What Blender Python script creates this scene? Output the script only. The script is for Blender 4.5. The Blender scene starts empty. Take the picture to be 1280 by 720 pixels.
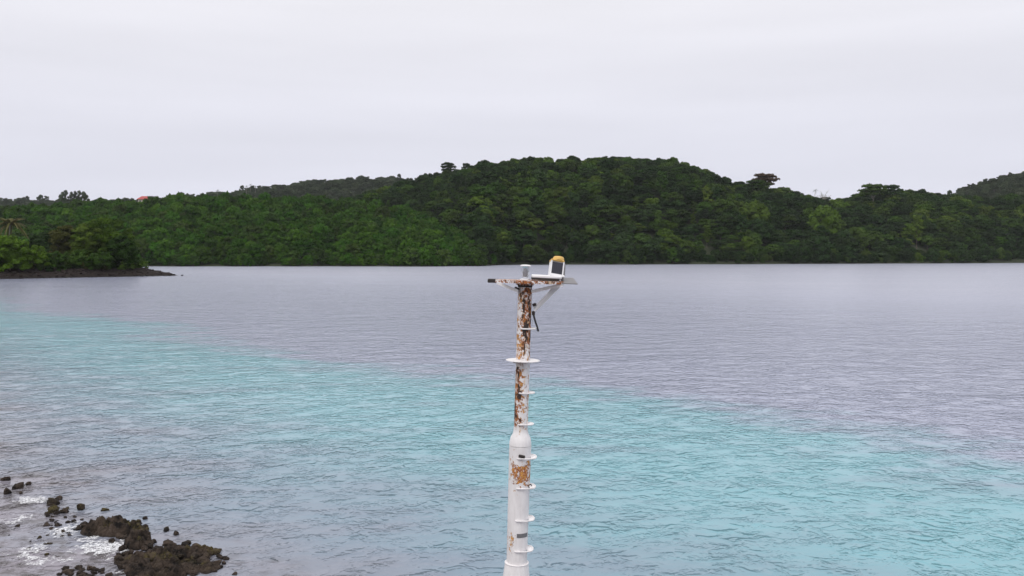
import bpy, bmesh, math, random
import numpy as np
from mathutils import Vector, Matrix, noise as mnoise

random.seed(7)
rng = np.random.default_rng(7)
scene = bpy.context.scene
col = scene.collection
R = math.radians

# ------------------------------------------------------------------ camera, sky, sun, exposure
CAM_H = 9.0
F = 1100.0                      # focal length in pixels of a 1280 x 720 frame
PITCH = math.atan(44.0 / F)     # horizon at row 316
cam_d = bpy.data.cameras.new('camera')
cam_d.sensor_width = 36.0
cam_d.lens = F / 1280.0 * 36.0
cam_d.clip_start = 0.1
cam_d.clip_end = 40000.0
cam = bpy.data.objects.new('camera', cam_d)
col.objects.link(cam)
cam.location = (0, 0, CAM_H)
cam.rotation_euler = (math.pi / 2 - PITCH, 0, 0)
scene.camera = cam

SUN_EL, SUN_AZ = 52.0, 205.0    # compass style: 0 = +Y, clockwise; the light comes from behind the camera
world = bpy.data.worlds.new('World')
scene.world = world
world.use_nodes = True
nt = world.node_tree
nt.nodes.clear()
w_out = nt.nodes.new('ShaderNodeOutputWorld')
w_bg = nt.nodes.new('ShaderNodeBackground')
w_bg.inputs['Strength'].default_value = 0.1
w_sky = nt.nodes.new('ShaderNodeTexSky')
w_sky.sky_type = 'NISHITA'
w_sky.sun_disc = False
w_sky.sun_elevation = R(SUN_EL)
w_sky.sun_rotation = R(SUN_AZ)
w_co = nt.nodes.new('ShaderNodeTexCoord')
w_sep = nt.nodes.new('ShaderNodeSeparateXYZ')
nt.links.new(w_co.outputs['Generated'], w_sep.inputs[0])
w_ramp = nt.nodes.new('ShaderNodeValToRGB')       # overcast: brighter and whiter towards the zenith
w_ramp.color_ramp.elements[0].position = 0.0
w_ramp.color_ramp.elements[0].color = (0.745, 0.752, 0.872, 1)
w_ramp.color_ramp.elements[1].position = 0.30
w_ramp.color_ramp.elements[1].color = (0.885, 0.876, 0.918, 1)
w_top = w_ramp.color_ramp.elements.new(1.0)
w_top.color = (1.36, 1.33, 1.35, 1)
nt.links.new(w_sep.outputs['Z'], w_ramp.inputs['Fac'])
w_map = nt.nodes.new('ShaderNodeMapping')
w_map.inputs['Scale'].default_value = (1.4, 1.4, 13.0)
nt.links.new(w_co.outputs['Generated'], w_map.inputs['Vector'])
w_n = nt.nodes.new('ShaderNodeTexNoise')
w_n.inputs['Scale'].default_value = 1.3
w_n.inputs['Detail'].default_value = 4.0
w_n.inputs['Roughness'].default_value = 0.45
nt.links.new(w_map.outputs[0], w_n.inputs['Vector'])
w_mr = nt.nodes.new('ShaderNodeMapRange')
w_mr.inputs['From Min'].default_value = 0.3
w_mr.inputs['From Max'].default_value = 0.7
w_mr.inputs['To Min'].default_value = 9.5
w_mr.inputs['To Max'].default_value = 10.5
nt.links.new(w_n.outputs['Fac'], w_mr.inputs['Value'])
w_sc = nt.nodes.new('ShaderNodeVectorMath'); w_sc.operation = 'SCALE'
nt.links.new(w_ramp.outputs['Color'], w_sc.inputs[0])
nt.links.new(w_mr.outputs['Result'], w_sc.inputs['Scale'])
w_mix = nt.nodes.new('ShaderNodeMix'); w_mix.data_type = 'RGBA'
w_mix.inputs['Factor'].default_value = 0.95
nt.links.new(w_sky.outputs['Color'], w_mix.inputs[6])
nt.links.new(w_sc.outputs[0], w_mix.inputs[7])
nt.links.new(w_mix.outputs[2], w_bg.inputs['Color'])
nt.links.new(w_bg.outputs[0], w_out.inputs['Surface'])

sun_d = bpy.data.lights.new('sun', 'SUN')
sun_d.energy = 1.3
sun_d.angle = R(30)
sun_d.color = (1.0, 0.975, 0.94)
sun = bpy.data.objects.new('sun', sun_d)
col.objects.link(sun)
sun.rotation_euler = (R(90 - SUN_EL), 0, R(180 - SUN_AZ) + math.pi * 0)
_d = Vector((math.sin(R(SUN_AZ)) * math.cos(R(SUN_EL)), math.cos(R(SUN_AZ)) * math.cos(R(SUN_EL)), math.sin(R(SUN_EL))))
sun.rotation_euler = _d.to_track_quat('Z', 'Y').to_euler()
sun.location = (0, -40, 120)

vs = scene.view_settings
vs.view_transform = 'Standard'
vs.look = 'None'
vs.exposure = 0.0
vs.gamma = 1.0
vs.use_curve_mapping = False
scene.cycles.max_bounces = 6
scene.cycles.transparent_max_bounces = 8
scene.cycles.volume_bounces = 0
scene.cycles.use_denoising = True

# ------------------------------------------------------------------ helpers
def tag(o, label=None, cat=None, group=None, kind=None):
    if label: o['label'] = label
    if cat: o['category'] = cat
    if group: o['group'] = group
    if kind: o['kind'] = kind
    return o

def link(name, mesh, parent=None, loc=None):
    o = bpy.data.objects.new(name, mesh)
    col.objects.link(o)
    if parent is not None: o.parent = parent
    if loc is not None: o.location = loc
    return o

def empty(name, loc=(0, 0, 0), rz=0.0):
    o = bpy.data.objects.new(name, None)
    col.objects.link(o)
    o.location = loc
    o.rotation_euler = (0, 0, rz)
    o.empty_display_size = 0.3
    return o

def np_mesh(name, verts, faces, mat=None, smooth=False):
    """verts (n,3), faces (m,k) with k = 3 or 4"""
    verts = np.asarray(verts, np.float32); faces = np.asarray(faces, np.int32)
    me = bpy.data.meshes.new(name)
    k = faces.shape[1]
    me.vertices.add(len(verts)); me.vertices.foreach_set('co', verts.ravel())
    me.loops.add(faces.size); me.loops.foreach_set('vertex_index', faces.ravel())
    me.polygons.add(len(faces))
    me.polygons.foreach_set('loop_start', np.arange(0, faces.size, k, dtype=np.int32))
    me.polygons.foreach_set('use_smooth', np.full(len(faces), smooth, bool))
    me.update(calc_edges=True)
    me.validate()
    if mat: me.materials.append(mat)
    return me

def bm_mesh(name, bm, mat=None, smooth=True, angle=0.6):
    me = bpy.data.meshes.new(name)
    bm.normal_update()
    bm.to_mesh(me); bm.free()
    if smooth:
        for p in me.polygons: p.use_smooth = True
        me.set_sharp_from_angle(angle=angle)
    if mat: me.materials.append(mat)
    return me

def box(bm, cx, cy, cz, sx, sy, sz, rot=None, bev=0.0):
    r = bmesh.ops.create_cube(bm, size=1.0)
    vs_ = r['verts']
    bmesh.ops.scale(bm, vec=(sx, sy, sz), verts=vs_)
    if bev > 0:
        ed = list({e for v in vs_ for e in v.link_edges})
        b = bmesh.ops.bevel(bm, geom=ed, offset=bev, segments=1, affect='EDGES')
        vs_ = b['verts']
    if rot is not None: bmesh.ops.rotate(bm, cent=(0, 0, 0), matrix=rot, verts=vs_)
    bmesh.ops.translate(bm, vec=(cx, cy, cz), verts=vs_)
    return vs_

def lathe(bm, prof, seg=28, cx=0.0, cy=0.0, cap=True):
    rings = []
    for (r, z) in prof:
        rings.append([bm.verts.new((cx + r * math.cos(2 * math.pi * i / seg), cy + r * math.sin(2 * math.pi * i / seg), z)) for i in range(seg)])
    for a, b in zip(rings[:-1], rings[1:]):
        for i in range(seg):
            j = (i + 1) % seg
            bm.faces.new((a[i], a[j], b[j], b[i]))
    if cap:
        bm.faces.new(list(reversed(rings[0]))); bm.faces.new(rings[-1])
    bmesh.ops.recalc_face_normals(bm, faces=bm.faces)

def tube(bm, pts, r, seg=8, closed=False):
    pts = [Vector(p) for p in pts]
    n = len(pts); rings = []
    up = Vector((0, 0, 1))
    for i, p in enumerate(pts):
        a = pts[(i - 1) % n] if (closed or i > 0) else p
        b = pts[(i + 1) % n] if (closed or i < n - 1) else p
        t = (b - a).normalized()
        u = t.cross(up)
        if u.length < 1e-3: u = t.cross(Vector((1, 0, 0)))
        u.normalize(); v = u.cross(t).normalized()
        rr = r[i] if isinstance(r, (list, tuple)) else r
        rings.append([bm.verts.new(p + u * (rr * math.cos(2 * math.pi * k / seg)) + v * (rr * math.sin(2 * math.pi * k / seg))) for k in range(seg)])
    for i in range(n if closed else n - 1):
        a, b = rings[i], rings[(i + 1) % n]
        for k in range(seg):
            j = (k + 1) % seg
            bm.faces.new((a[k], a[j], b[j], b[k]))
    if not closed:
        bm.faces.new(list(reversed(rings[0]))); bm.faces.new(rings[-1])
    bmesh.ops.recalc_face_normals(bm, faces=bm.faces)

def vnoise(x, y, seed=0):
    """smooth 2-D value noise in numpy, -1..1"""
    xi = np.floor(x).astype(np.int64); yi = np.floor(y).astype(np.int64)
    fx = x - xi; fy = y - yi
    fx = fx * fx * fx * (fx * (fx * 6 - 15) + 10); fy = fy * fy * fy * (fy * (fy * 6 - 15) + 10)
    def h(a, b):
        v = (a * 374761393 + b * 668265263 + seed * 974634721) & 0xffffffff
        v = ((v ^ (v >> 13)) * 1274126177) & 0xffffffff
        v = v ^ (v >> 16)
        return (v & 0xffff) / 32767.5 - 1.0
    a = h(xi, yi); b = h(xi + 1, yi); c = h(xi, yi + 1); d = h(xi + 1, yi + 1)
    return (a * (1 - fx) + b * fx) * (1 - fy) + (c * (1 - fx) + d * fx) * fy

def fbm(x, y, octv=4, seed=0, gain=0.5, ridged=False):
    s = 0; a = 1.0; t = 0
    for o in range(octv):
        n = vnoise(x * 2 ** o + 17.3 * o, y * 2 ** o - 9.1 * o, seed + o)
        if ridged: n = 1 - 2 * np.abs(n)
        s = s + a * n; t += a; a *= gain
    return s / t

def sstep(a, b, x):
    t = np.clip((x - a) / (b - a), 0, 1)
    return t * t * (3 - 2 * t)

def px_ground(v, z=0.0):
    """distance along +Y at which image row v meets height z (row 316 is the horizon)"""
    return (CAM_H - z) / math.tan(PITCH + math.atan((v - 360.0) / F))

# ------------------------------------------------------------------ node helpers / materials
class NT:
    def __init__(self, name):
        self.m = bpy.data.materials.new(name); self.m.use_nodes = True
        self.t = self.m.node_tree
        self.b = self.t.nodes['Principled BSDF']
        self.out = self.t.nodes['Material Output']
    def n(self, typ, **kw):
        nd = self.t.nodes.new(typ)
        for k, v in kw.items():
            if k in ('op',): nd.operation = v
            elif hasattr(nd, k): setattr(nd, k, v)
        return nd
    def l(self, a, b): self.t.links.new(a, b)
    def val(self, sock, v):
        if isinstance(v, bpy.types.NodeSocket): self.l(v, sock)
        else: sock.default_value = v
    def math(self, op, a, b=0.0, clamp=False):
        nd = self.n('ShaderNodeMath'); nd.operation = op; nd.use_clamp = clamp
        self.val(nd.inputs[0], a); self.val(nd.inputs[1], b)
        return nd.outputs[0]
    def noise(self, vec, scale, detail=3.0, rough=0.5, dist=0.0):
        nd = self.n('ShaderNodeTexNoise')
        if vec is not None: self.l(vec, nd.inputs['Vector'])
        nd.inputs['Scale'].default_value = scale; nd.inputs['Detail'].default_value = detail
        nd.inputs['Roughness'].default_value = rough; nd.inputs['Distortion'].default_value = dist
        return nd.outputs['Fac']
    def mapr(self, v, a, b, c=0.0, d=1.0, smooth=False):
        nd = self.n('ShaderNodeMapRange')
        nd.interpolation_type = 'SMOOTHSTEP' if smooth else 'LINEAR'
        self.val(nd.inputs['Value'], v)
        for k, x in zip(('From Min', 'From Max', 'To Min', 'To Max'), (a, b, c, d)): self.val(nd.inputs[k], x)
        return nd.outputs['Result']
    def mix(self, f, a, b):
        nd = self.n('ShaderNodeMix'); nd.data_type = 'RGBA'
        self.val(nd.inputs[0], f)
        self.val(nd.inputs[6], a if isinstance(a, bpy.types.NodeSocket) else (*a, 1))
        self.val(nd.inputs[7], b if isinstance(b, bpy.types.NodeSocket) else (*b, 1))
        return nd.outputs[2]
    def mapping(self, vec, scale=(1, 1, 1), rot=(0, 0, 0), loc=(0, 0, 0)):
        nd = self.n('ShaderNodeMapping')
        self.l(vec, nd.inputs['Vector'])
        nd.inputs['Scale'].default_value = scale; nd.inputs['Rotation'].default_value = rot; nd.inputs['Location'].default_value = loc
        return nd.outputs[0]
    def bump(self, h, strength=1.0, dist=1.0, fw=0.1):
        nd = self.n('ShaderNodeBump'); nd.inputs['Filter Width'].default_value = fw
        nd.inputs['Strength'].default_value = strength; nd.inputs['Distance'].default_value = dist
        self.l(h, nd.inputs['Height']); self.l(nd.outputs[0], self.b.inputs['Normal'])
    def set(self, **kw):
        for k, v in kw.items(): self.val(self.b.inputs[k.replace('_', ' ')], v if not (isinstance(v, tuple) and len(v) == 3) else (*v, 1))

def foliage_mat(name, base, alt, var=0.35):
    """leaf green with tree-to-tree and clump-to-clump variety"""
    k = NT(name)
    oi = k.n('ShaderNodeObjectInfo'); geo = k.n('ShaderNodeNewGeometry')
    c = k.mix(oi.outputs['Random'], base, alt)
    nz = k.noise(geo.outputs['Position'], 0.16, 4.0, 0.6)
    v = k.mapr(nz, 0.3, 0.7, 1 - var, 1 + var)
    r2 = k.math('FRACT', k.math('MULTIPLY', oi.outputs['Random'], 7.31))
    v = k.math('MULTIPLY', v, k.mapr(r2, 0, 1, 0.62, 1.38))
    sc = k.n('ShaderNodeVectorMath'); sc.operation = 'SCALE'
    k.l(c, sc.inputs[0]); k.l(v, sc.inputs['Scale'])
    k.set(Base_Color=sc.outputs[0], Roughness=0.62)
    k.b.inputs['Specular IOR Level'].default_value = 0.06
    tr = k.n('ShaderNodeBsdfTranslucent'); k.l(sc.outputs[0], tr.inputs['Color'])
    ms = k.n('ShaderNodeMixShader'); ms.inputs[0].default_value = 0.18
    k.l(k.b.outputs[0], ms.inputs[1]); k.l(tr.outputs[0], ms.inputs[2]); k.l(ms.outputs[0], k.out.inputs['Surface'])
    return k.m

def plain_mat(name, c, rough=0.6, metal=0.0, var=0.12, scale=8.0, bump=0.0):
    k = NT(name)
    tc = k.n('ShaderNodeTexCoord')
    nz = k.noise(tc.outputs['Object'], scale, 5.0, 0.6)
    lo = tuple(x * (1 - var) for x in c); hi = tuple(min(1, x * (1 + var)) for x in c)
    k.set(Base_Color=k.mix(nz, lo, hi), Roughness=rough, Metallic=metal)
    if bump > 0: k.bump(nz, 1.0, bump)
    return k.m

M = {}
M['leaf_dark'] = foliage_mat('leaf_dark', (0.018, 0.042, 0.010), (0.026, 0.047, 0.014))
M['leaf_mid'] = foliage_mat('leaf_mid', (0.031, 0.072, 0.010), (0.045, 0.075, 0.014))
M['leaf_light'] = foliage_mat('leaf_light', (0.058, 0.112, 0.011), (0.076, 0.110, 0.018))
M['leaf_mangrove'] = foliage_mat('leaf_mangrove', (0.027, 0.088, 0.006), (0.046, 0.097, 0.008), 0.32)
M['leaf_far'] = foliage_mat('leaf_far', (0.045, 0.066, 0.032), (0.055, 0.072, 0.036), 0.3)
M['leaf_olive'] = foliage_mat('leaf_olive', (0.062, 0.068, 0.018), (0.07, 0.075, 0.02))
M['leaf_brown'] = foliage_mat('leaf_brown', (0.10, 0.07, 0.045), (0.12, 0.08, 0.05))
M['frond'] = foliage_mat('frond', (0.12, 0.125, 0.045), (0.15, 0.135, 0.06))
M['frond_dark'] = foliage_mat('frond_dark', (0.03, 0.055, 0.02), (0.04, 0.06, 0.025))
M['grass'] = foliage_mat('grass', (0.065, 0.115, 0.018), (0.07, 0.115, 0.02))
M['bark'] = plain_mat('bark', (0.11, 0.085, 0.065), 0.9, scale=1.5, var=0.4)
M['pale_bark'] = plain_mat('pale_bark', (0.28, 0.26, 0.23), 0.9, scale=1.5, var=0.3)
M['forest_floor'] = plain_mat('forest_floor', (0.030, 0.038, 0.018), 1.0, scale=0.05, var=0.4)

# ------------------------------------------------------------------ land across the bay (terrain height)
def crest(us, vs_, Yr):
    us = np.array(us, float); vs_ = np.array(vs_, float)
    return (us - 640) / F * Yr, CAM_H + (316 - vs_) * Yr / F

XA, CA = crest([-400, -100, 0, 100, 200, 300, 400, 450, 500, 550, 590, 615, 640],
               [272, 271, 271, 270, 268, 265, 265, 268, 274, 286, 304, 322, 345], 800)
XB, CB = crest([250, 330, 400, 440, 480, 520, 560, 610, 660, 710, 760, 840, 870, 900, 930, 960, 1000, 1040, 1070, 1110, 1150, 1220, 1280, 1400, 1600],
               [320, 298, 280, 264, 249, 238, 229, 223, 218, 212, 213, 216, 227, 240, 249, 251, 262, 268, 258, 254, 258, 260, 259, 260, 268], 900)
XC, CC = crest([-300, 0, 60, 130, 200, 260, 315, 350, 400, 440, 500, 560, 640, 800],
               [267, 261, 262, 263, 261, 257, 250, 246, 240, 236, 234, 238, 255, 293], 1700)
XD, CD = crest([1120, 1180, 1210, 1240, 1280, 1340, 1450, 1600],
               [280, 256, 243, 234, 228, 226, 234, 260], 1300)
SX = np.array([-900, -420, -233, -60, -22, -12, 0, 100, 206, 320, 460, 900, 1500.])
SY = np.array([640, 606, 586, 584, 592, 652, 662, 676, 704, 738, 788, 950, 1200.])

def hill_foot(X, ys): return ys + (725 - ys) * sstep(-12, -60, X)
def land_h(X, Y):
    X = np.asarray(X, float); Y = np.asarray(Y, float)
    ys = np.interp(X, SX, SY) + 8 * vnoise(X / 18.0, Y * 0, 5)
    def hill(xc, c, y0, yr, back, low, p=1.0):
        C = np.interp(X, xc, c, left=low, right=low)
        t = np.clip((Y - y0) / (yr - y0), 0, 1)
        up = np.sin(t * math.pi / 2) ** p
        dn = np.clip(1 - (Y - yr) / back, 0.0, 1)
        return C * np.where(Y < yr, up, dn)
    a = hill(XA, CA, ys, 800.0, 500, -10, 0.95)
    b = hill(XB, CB, hill_foot(X, ys), 900.0, 500, -10, 0.92)
    c = hill(XC, CC, 1150.0, 1700.0, 900, -10)
    d = hill(XD, CD, 980.0, 1300.0, 500, -10)
    h = np.maximum(np.maximum(a, b), np.maximum(c, d))
    inl = sstep(0, 60, Y - ys)
    h = h + inl * (5.0 * fbm(X / 70.0, Y / 70.0, 3, 11))
    h = np.maximum(h, 0.6 + 3.0 * inl)
    return np.where(Y < ys, -0.25 * np.clip(ys - Y, 0, 12), h), ys

gx = np.arange(-1300, 1500, 14.0); gy = np.concatenate([np.arange(560, 1010, 9.0), np.arange(1010, 2700, 30.0)])
GX, GY = np.meshgrid(gx, gy)
GZ, _ = land_h(GX, GY)
nx, ny = len(gx), len(gy)
ii = np.arange((ny - 1) * nx).reshape(ny - 1, nx)[:, :-1].ravel()
tf = np.stack([ii, ii + 1, ii + 1 + nx, ii + nx], 1)
tag(link('hills', np_mesh('hills', np.stack([GX.ravel(), GY.ravel(), GZ.ravel()], 1), tf, M['forest_floor'], True)), kind='structure',
    label='forest covered hills across the bay')

# ------------------------------------------------------------------ sea
def sea_mat():
    k = NT('sea_water')
    geo = k.n('ShaderNodeNewGeometry'); P = geo.outputs['Position']
    flat = k.mapping(P, (1, 1, 0))
    # s: distance seaward of the reef line, measured across the shore
    dot = k.n('ShaderNodeVectorMath'); dot.operation = 'DOT_PRODUCT'
    k.l(flat, dot.inputs[0]); dot.inputs[1].default_value = (0.727, 0.687, 0)
    s = dot.outputs['Value']
    big = k.noise(k.mapping(flat, (1, 1, 1), (0, 0, R(43))), 0.035, 3.0, 0.5)
    fine = k.noise(k.mapping(flat, (1, 2.2, 1), (0, 0, R(43))), 0.16, 4.0, 0.6)
    s1 = k.math('ADD', s, k.mapr(big, 0, 1, -14, 14))
    s1 = k.math('ADD', s1, k.mapr(fine, 0, 1, -10, 10))
    s2 = k.math('ADD', s, k.mapr(fine, 0, 1, -8, 8))
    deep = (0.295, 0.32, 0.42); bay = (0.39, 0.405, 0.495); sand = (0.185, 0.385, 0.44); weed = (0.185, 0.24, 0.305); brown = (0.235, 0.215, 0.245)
    c = k.mix(k.mapr(s2, 5, 18, 0, 1, True), brown, weed)
    c = k.mix(k.mapr(s2, 13, 29, 0, 1, True), c, sand)
    # grey weed streaks lying along the band
    patch = k.noise(k.mapping(flat, (.35, 1.5, 1), (0, 0, R(43)), (31, 7, 0)), 0.16, 5.0, 0.6)
    patch2 = k.noise(k.mapping(flat, (.6, 1.3, 1), (0, 0, R(38)), (3, 17, 0)), 0.5, 4.0, 0.6)
    c = k.mix(k.mapr(patch, 0.48, 0.70, 0, 0.5, True), c, weed)
    c = k.mix(k.mapr(patch2, 0.52, 0.75, 0, 0.28, True), c, weed)
    deep_sky = k.mix(k.mapr(s, 45, 230, 0, 1), deep, bay)  # base colour lightens offshore, painting in sky reflection on the far water
    c = k.mix(k.mapr(s1, 35, 46, 0, 1, True), c, deep_sky)
    # submerged reef showing through the shallows
    reef = k.noise(k.mapping(flat, (1, 1.2, 1), (0, 0, R(43))), 0.8, 6.0, 0.68)
    c = k.mix(k.math('MULTIPLY', k.mapr(reef, .45, .60, 0, .85, True), k.mapr(s2, 13, 8, 0, 1, True)), c, (0.055, 0.046, 0.045))
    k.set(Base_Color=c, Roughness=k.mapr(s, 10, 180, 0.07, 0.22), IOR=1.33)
    # wind waves (heights in metres)
    rot = k.mapping(flat, (1, 1, 1), (0, 0, R(-14)))
    def waves(scale, stretch, seed, det=2.0, dist=0.4):
        m = k.mapping(rot, (1.0 / stretch, 1, 1), (0, 0, 0), (seed, seed * 1.7, 0))
        return k.noise(m, scale, det, 0.5, dist)
    def crestify(n):       # peaky crests
        return k.math('SUBTRACT', 1.0, k.math('ABSOLUTE', k.mapr(n, 0.2, 0.8, -1, 1)))
    def wavelets(n, mask, p):     # short steep crests standing on a calmer surface
        return k.math('MULTIPLY', k.math('POWER', k.math('MAXIMUM', crestify(n), 0.0), p), k.mapr(mask, .38, .66, .12, 1, True))
    h = k.math('MULTIPLY', waves(0.25, 1.5, 3.1), 0.17)
    h = k.math('ADD', h, k.math('MULTIPLY', wavelets(waves(1.2, 1.0, 8.4), waves(0.6, 1.3, 2.4), 2.2), 0.066))
    h = k.math('ADD', h, k.math('MULTIPLY', wavelets(waves(3.0, 1.0, 5.2), waves(1.1, 1.3, 6.4), 1.8), 0.031))
    h = k.math('ADD', h, k.math('MULTIPLY', waves(5.0, 1.4, 1.2), 0.008))
    calm = k.noise(k.mapping(flat, (1, 2.2, 1), (0, 0, R(12))), 0.016, 4.0, .6)
    h = k.math('MULTIPLY', h, k.mapr(calm, 0.32, 0.68, 0.55, 1.35))
    k.bump(h, 1.0, 1.0, 0.012)
    return k.m
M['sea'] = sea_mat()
sxs = np.array([-12000, -4000, -1200, -400, -150, -60, -25, 0, 25, 60, 150, 400, 1200, 4000, 12000.])
sys_ = np.array([-4000, -800, -200, -60, -20, 0, 20, 40, 80, 160, 320, 640, 1300, 4000, 12000.])
WX, WY = np.meshgrid(sxs, sys_)
n_ = len(sxs)
ii = np.arange((len(sys_) - 1) * n_).reshape(len(sys_) - 1, n_)[:, :-1].ravel()
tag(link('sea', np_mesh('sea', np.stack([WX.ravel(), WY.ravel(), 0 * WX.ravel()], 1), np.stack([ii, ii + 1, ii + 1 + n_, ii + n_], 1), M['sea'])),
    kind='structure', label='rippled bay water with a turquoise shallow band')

# ------------------------------------------------------------------ trees: shared crown and trunk shapes
def ico_arrays(sub):
    bm = bmesh.new(); bmesh.ops.create_icosphere(bm, subdivisions=sub, radius=1.0)
    bm.verts.ensure_lookup_table()
    v = np.array([x.co[:] for x in bm.verts]); f = np.array([[y.index for y in x.verts] for x in bm.faces]); bm.free()
    return v, f
ICO1 = ico_arrays(1); ICO2 = ico_arrays(2)

def crown_mesh(name, mat, clumps, leaf, per, seed, core=0.8):
    """clumps: list of (x, y, z, r, flat). Leaf-sized bent quads on the skin of every clump, over a rough inner core."""
    g = np.random.default_rng(seed)
    V = []; T = []; off = 0
    for (x, y, z, r, fl) in clumps:
        v, f = ICO1
        d = v * (core * r * (1 + 0.25 * g.standard_normal((len(v), 1)) * 0.6)); d[:, 2] *= fl
        V.append(d + (x, y, z)); T.append(f + off); off += len(v)
        n = max(12, int(per * r * r))
        u = g.standard_normal((n, 3)); u[:, 2] = np.where(u[:, 2] < -0.35, -u[:, 2], u[:, 2])
        u /= np.linalg.norm(u, axis=1, keepdims=True)
        p = u * r * (0.86 + 0.28 * g.random((n, 1)) ** 1.5); p[:, 2] *= fl
        nrm = u + 0.75 * g.standard_normal((n, 3)); nrm[:, 2] += 0.35; nrm /= np.linalg.norm(nrm, axis=1, keepdims=True)
        a = np.cross(nrm, g.standard_normal((n, 3))); a /= np.linalg.norm(a, axis=1, keepdims=True) + 1e-9
        b = np.cross(nrm, a)
        s = leaf * (0.6 + 0.8 * g.random((n, 1)))
        c0 = p + (x, y, z)
        q = np.stack([c0 - a * s, c0 - b * s * 0.55 - nrm * s * 0.12, c0 + a * s, c0 + b * s * 0.55 - nrm * s * 0.12], 1).reshape(-1, 3)
        i0 = off + np.arange(n) * 4
        V.append(q); T.append(np.concatenate([np.stack([i0, i0 + 1, i0 + 2], 1), np.stack([i0, i0 + 2, i0 + 3], 1)])); off += 4 * n
    return np_mesh(name, np.concatenate(V), np.concatenate(T), mat)

def dome_clumps(seed, rad, z0, z1, n, r0, r1, fl=0.8, droop=0.0):
    """clumps spread over a dome-shaped crown from z0 to z1"""
    g = np.random.default_rng(seed); out = []
    zc = z0 + (z1 - z0) * 0.42
    for i in range(n):
        th = 2.399963 * i + g.normal(0, 0.35)
        t = (i + 0.5) / n
        e = 1 - 1.55 * t                    # +1 top .. -0.55 skirt
        w = math.sqrt(max(0.0, 1 - e * e)) if e > 0 else 1.0 - 0.25 * abs(e)
        r = g.uniform(r0, r1)
        k = rad * w * g.uniform(0.72, 1.02)
        z = zc + (z1 - zc - r * 0.6) * e if e > 0 else zc + (zc - z0) * e / 0.55
        out.append((k * math.cos(th), k * math.sin(th), z + g.normal(0, 0.35), r, fl * g.uniform(0.85, 1.1)))
    out.append((0, 0, zc, rad * 0.62, (z1 - z0) / (2 * rad * 0.75)))
    return out

def trunk_mesh(name, mat, h, r, limbs, spread, seed, flare=1.5):
    g = random.Random(seed); bm = bmesh.new()
    pts = [(0, 0, -1.5), (0, 0, 0.1), (g.uniform(-.2, .2), g.uniform(-.2, .2), h * 0.5), (g.uniform(-.3, .3), g.uniform(-.3, .3), h)]
    tube(bm, pts, [r * flare, r * flare * 0.9, r * 0.85, r * 0.55], 7)
    top = Vector(pts[-1]); mid = Vector(pts[-2])
    for i in range(limbs):
        a = 2 * math.pi * i / limbs + g.uniform(-.4, .4)
        b = mid.lerp(top, g.uniform(0.3, 1.0))
        e = b + Vector((math.cos(a) * spread, math.sin(a) * spread, spread * g.uniform(0.5, 1.0)))
        m = b.lerp(e, 0.5) + Vector((0, 0, spread * 0.12))
        tube(bm, [b, m, e], [r * 0.45, r * 0.32, r * 0.14], 5)
    return bm_mesh(name, bm, mat, True)

LEAF = 0.62
KINDS = {}      # kind -> list of (crown mesh, trunk mesh, radius, height)
def add_kind(kind, mats, n, fn):
    KINDS[kind] = {}
    for mk in mats:
        KINDS[kind][mk] = []
        for i in range(n):
            cl, rad, h, leaf, per, tm = fn(i)
            KINDS[kind][mk].append((crown_mesh('crown', M[mk], cl, leaf, per, 100 + i * 7 + len(kind)), tm, rad, h))

_tr = [trunk_mesh('trunk', M['bark'], 6.5, 0.32, 5, 2.6, s) for s in (1, 2, 3)]
_trs = [trunk_mesh('trunk', M['bark'], 2.2, 0.2, 4, 1.5, s) for s in (4, 5)]
_trp = [trunk_mesh('trunk', M['pale_bark'], 9.0, 0.32, 6, 3.8, s) for s in (6, 7)]
def f_round(i):
    g = random.Random(i); rad = g.uniform(4.8, 6.8); h = g.uniform(9.5, 12.5)
    return dome_clumps(10 + i, rad, 3.2, h, 20 + i * 2, 1.3, 2.6, 0.58), rad, h, LEAF, 17, _tr[i % 3]
def f_edge(i):        # crown down to the water on the shore side
    g = random.Random(50 + i); rad = g.uniform(4.4, 6.0); h = g.uniform(9.5, 13.0)
    cl = dome_clumps(30 + i, rad, 0.6, h, 30, 1.2, 2.1, 0.8)
    return cl, rad, h, LEAF, 17, _tr[i % 3]
def f_mang(i):
    g = random.Random(80 + i); rad = g.uniform(2.9, 3.8); h = g.uniform(6.2, 8.6)
    return dome_clumps(60 + i, rad, 0.7, h, 20, 0.8, 1.4, 0.95), rad, h, 0.5, 26, _trs[i % 2]
def f_umb(i):         # layered, flat-topped emergent
    g = random.Random(120 + i); cl = []
    for L, (z, rr, n) in enumerate(((14.5, 5.2, 11), (12.6, 7.0, 13), (10.4, 5.6, 9))):
        for k in range(n):
            a = 2.4 * k + L; q = rr * math.sqrt((k + .5) / n)
            cl.append((q * math.cos(a), q * math.sin(a), z - 0.10 * q + g.uniform(-.5, .5), g.uniform(1.3, 2.1), 0.42))
    return cl, 7.5, 15.2, LEAF, 17, _trp[i % 2]
add_kind('round', ['leaf_dark', 'leaf_mid', 'leaf_light'], 5, f_round)
add_kind('edge', ['leaf_dark', 'leaf_mid', 'leaf_light'], 4, f_edge)
add_kind('mangrove', ['leaf_mangrove', 'leaf_mid'], 5, f_mang)
def f_flat(i):        # wide low-domed crown in layers
    g = random.Random(160 + i); cl = []; rad = g.uniform(6.0, 7.5)
    for L, (z, fr, n) in enumerate(((10.6, .62, 8), (9.2, 1.0, 13), (7.2, .85, 9), (5.0, .5, 5))):
        for k in range(n):
            a = 2.4 * k + L * 1.3; q = rad * fr * math.sqrt((k + .5) / n)
            cl.append((q * math.cos(a) * 1.1, q * math.sin(a), z - .22 * q + g.uniform(-.6, .6), g.uniform(1.2, 2.5), g.uniform(.38, .55)))
    return cl, rad, 11.5, LEAF, 17, _tr[i % 3]
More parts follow.
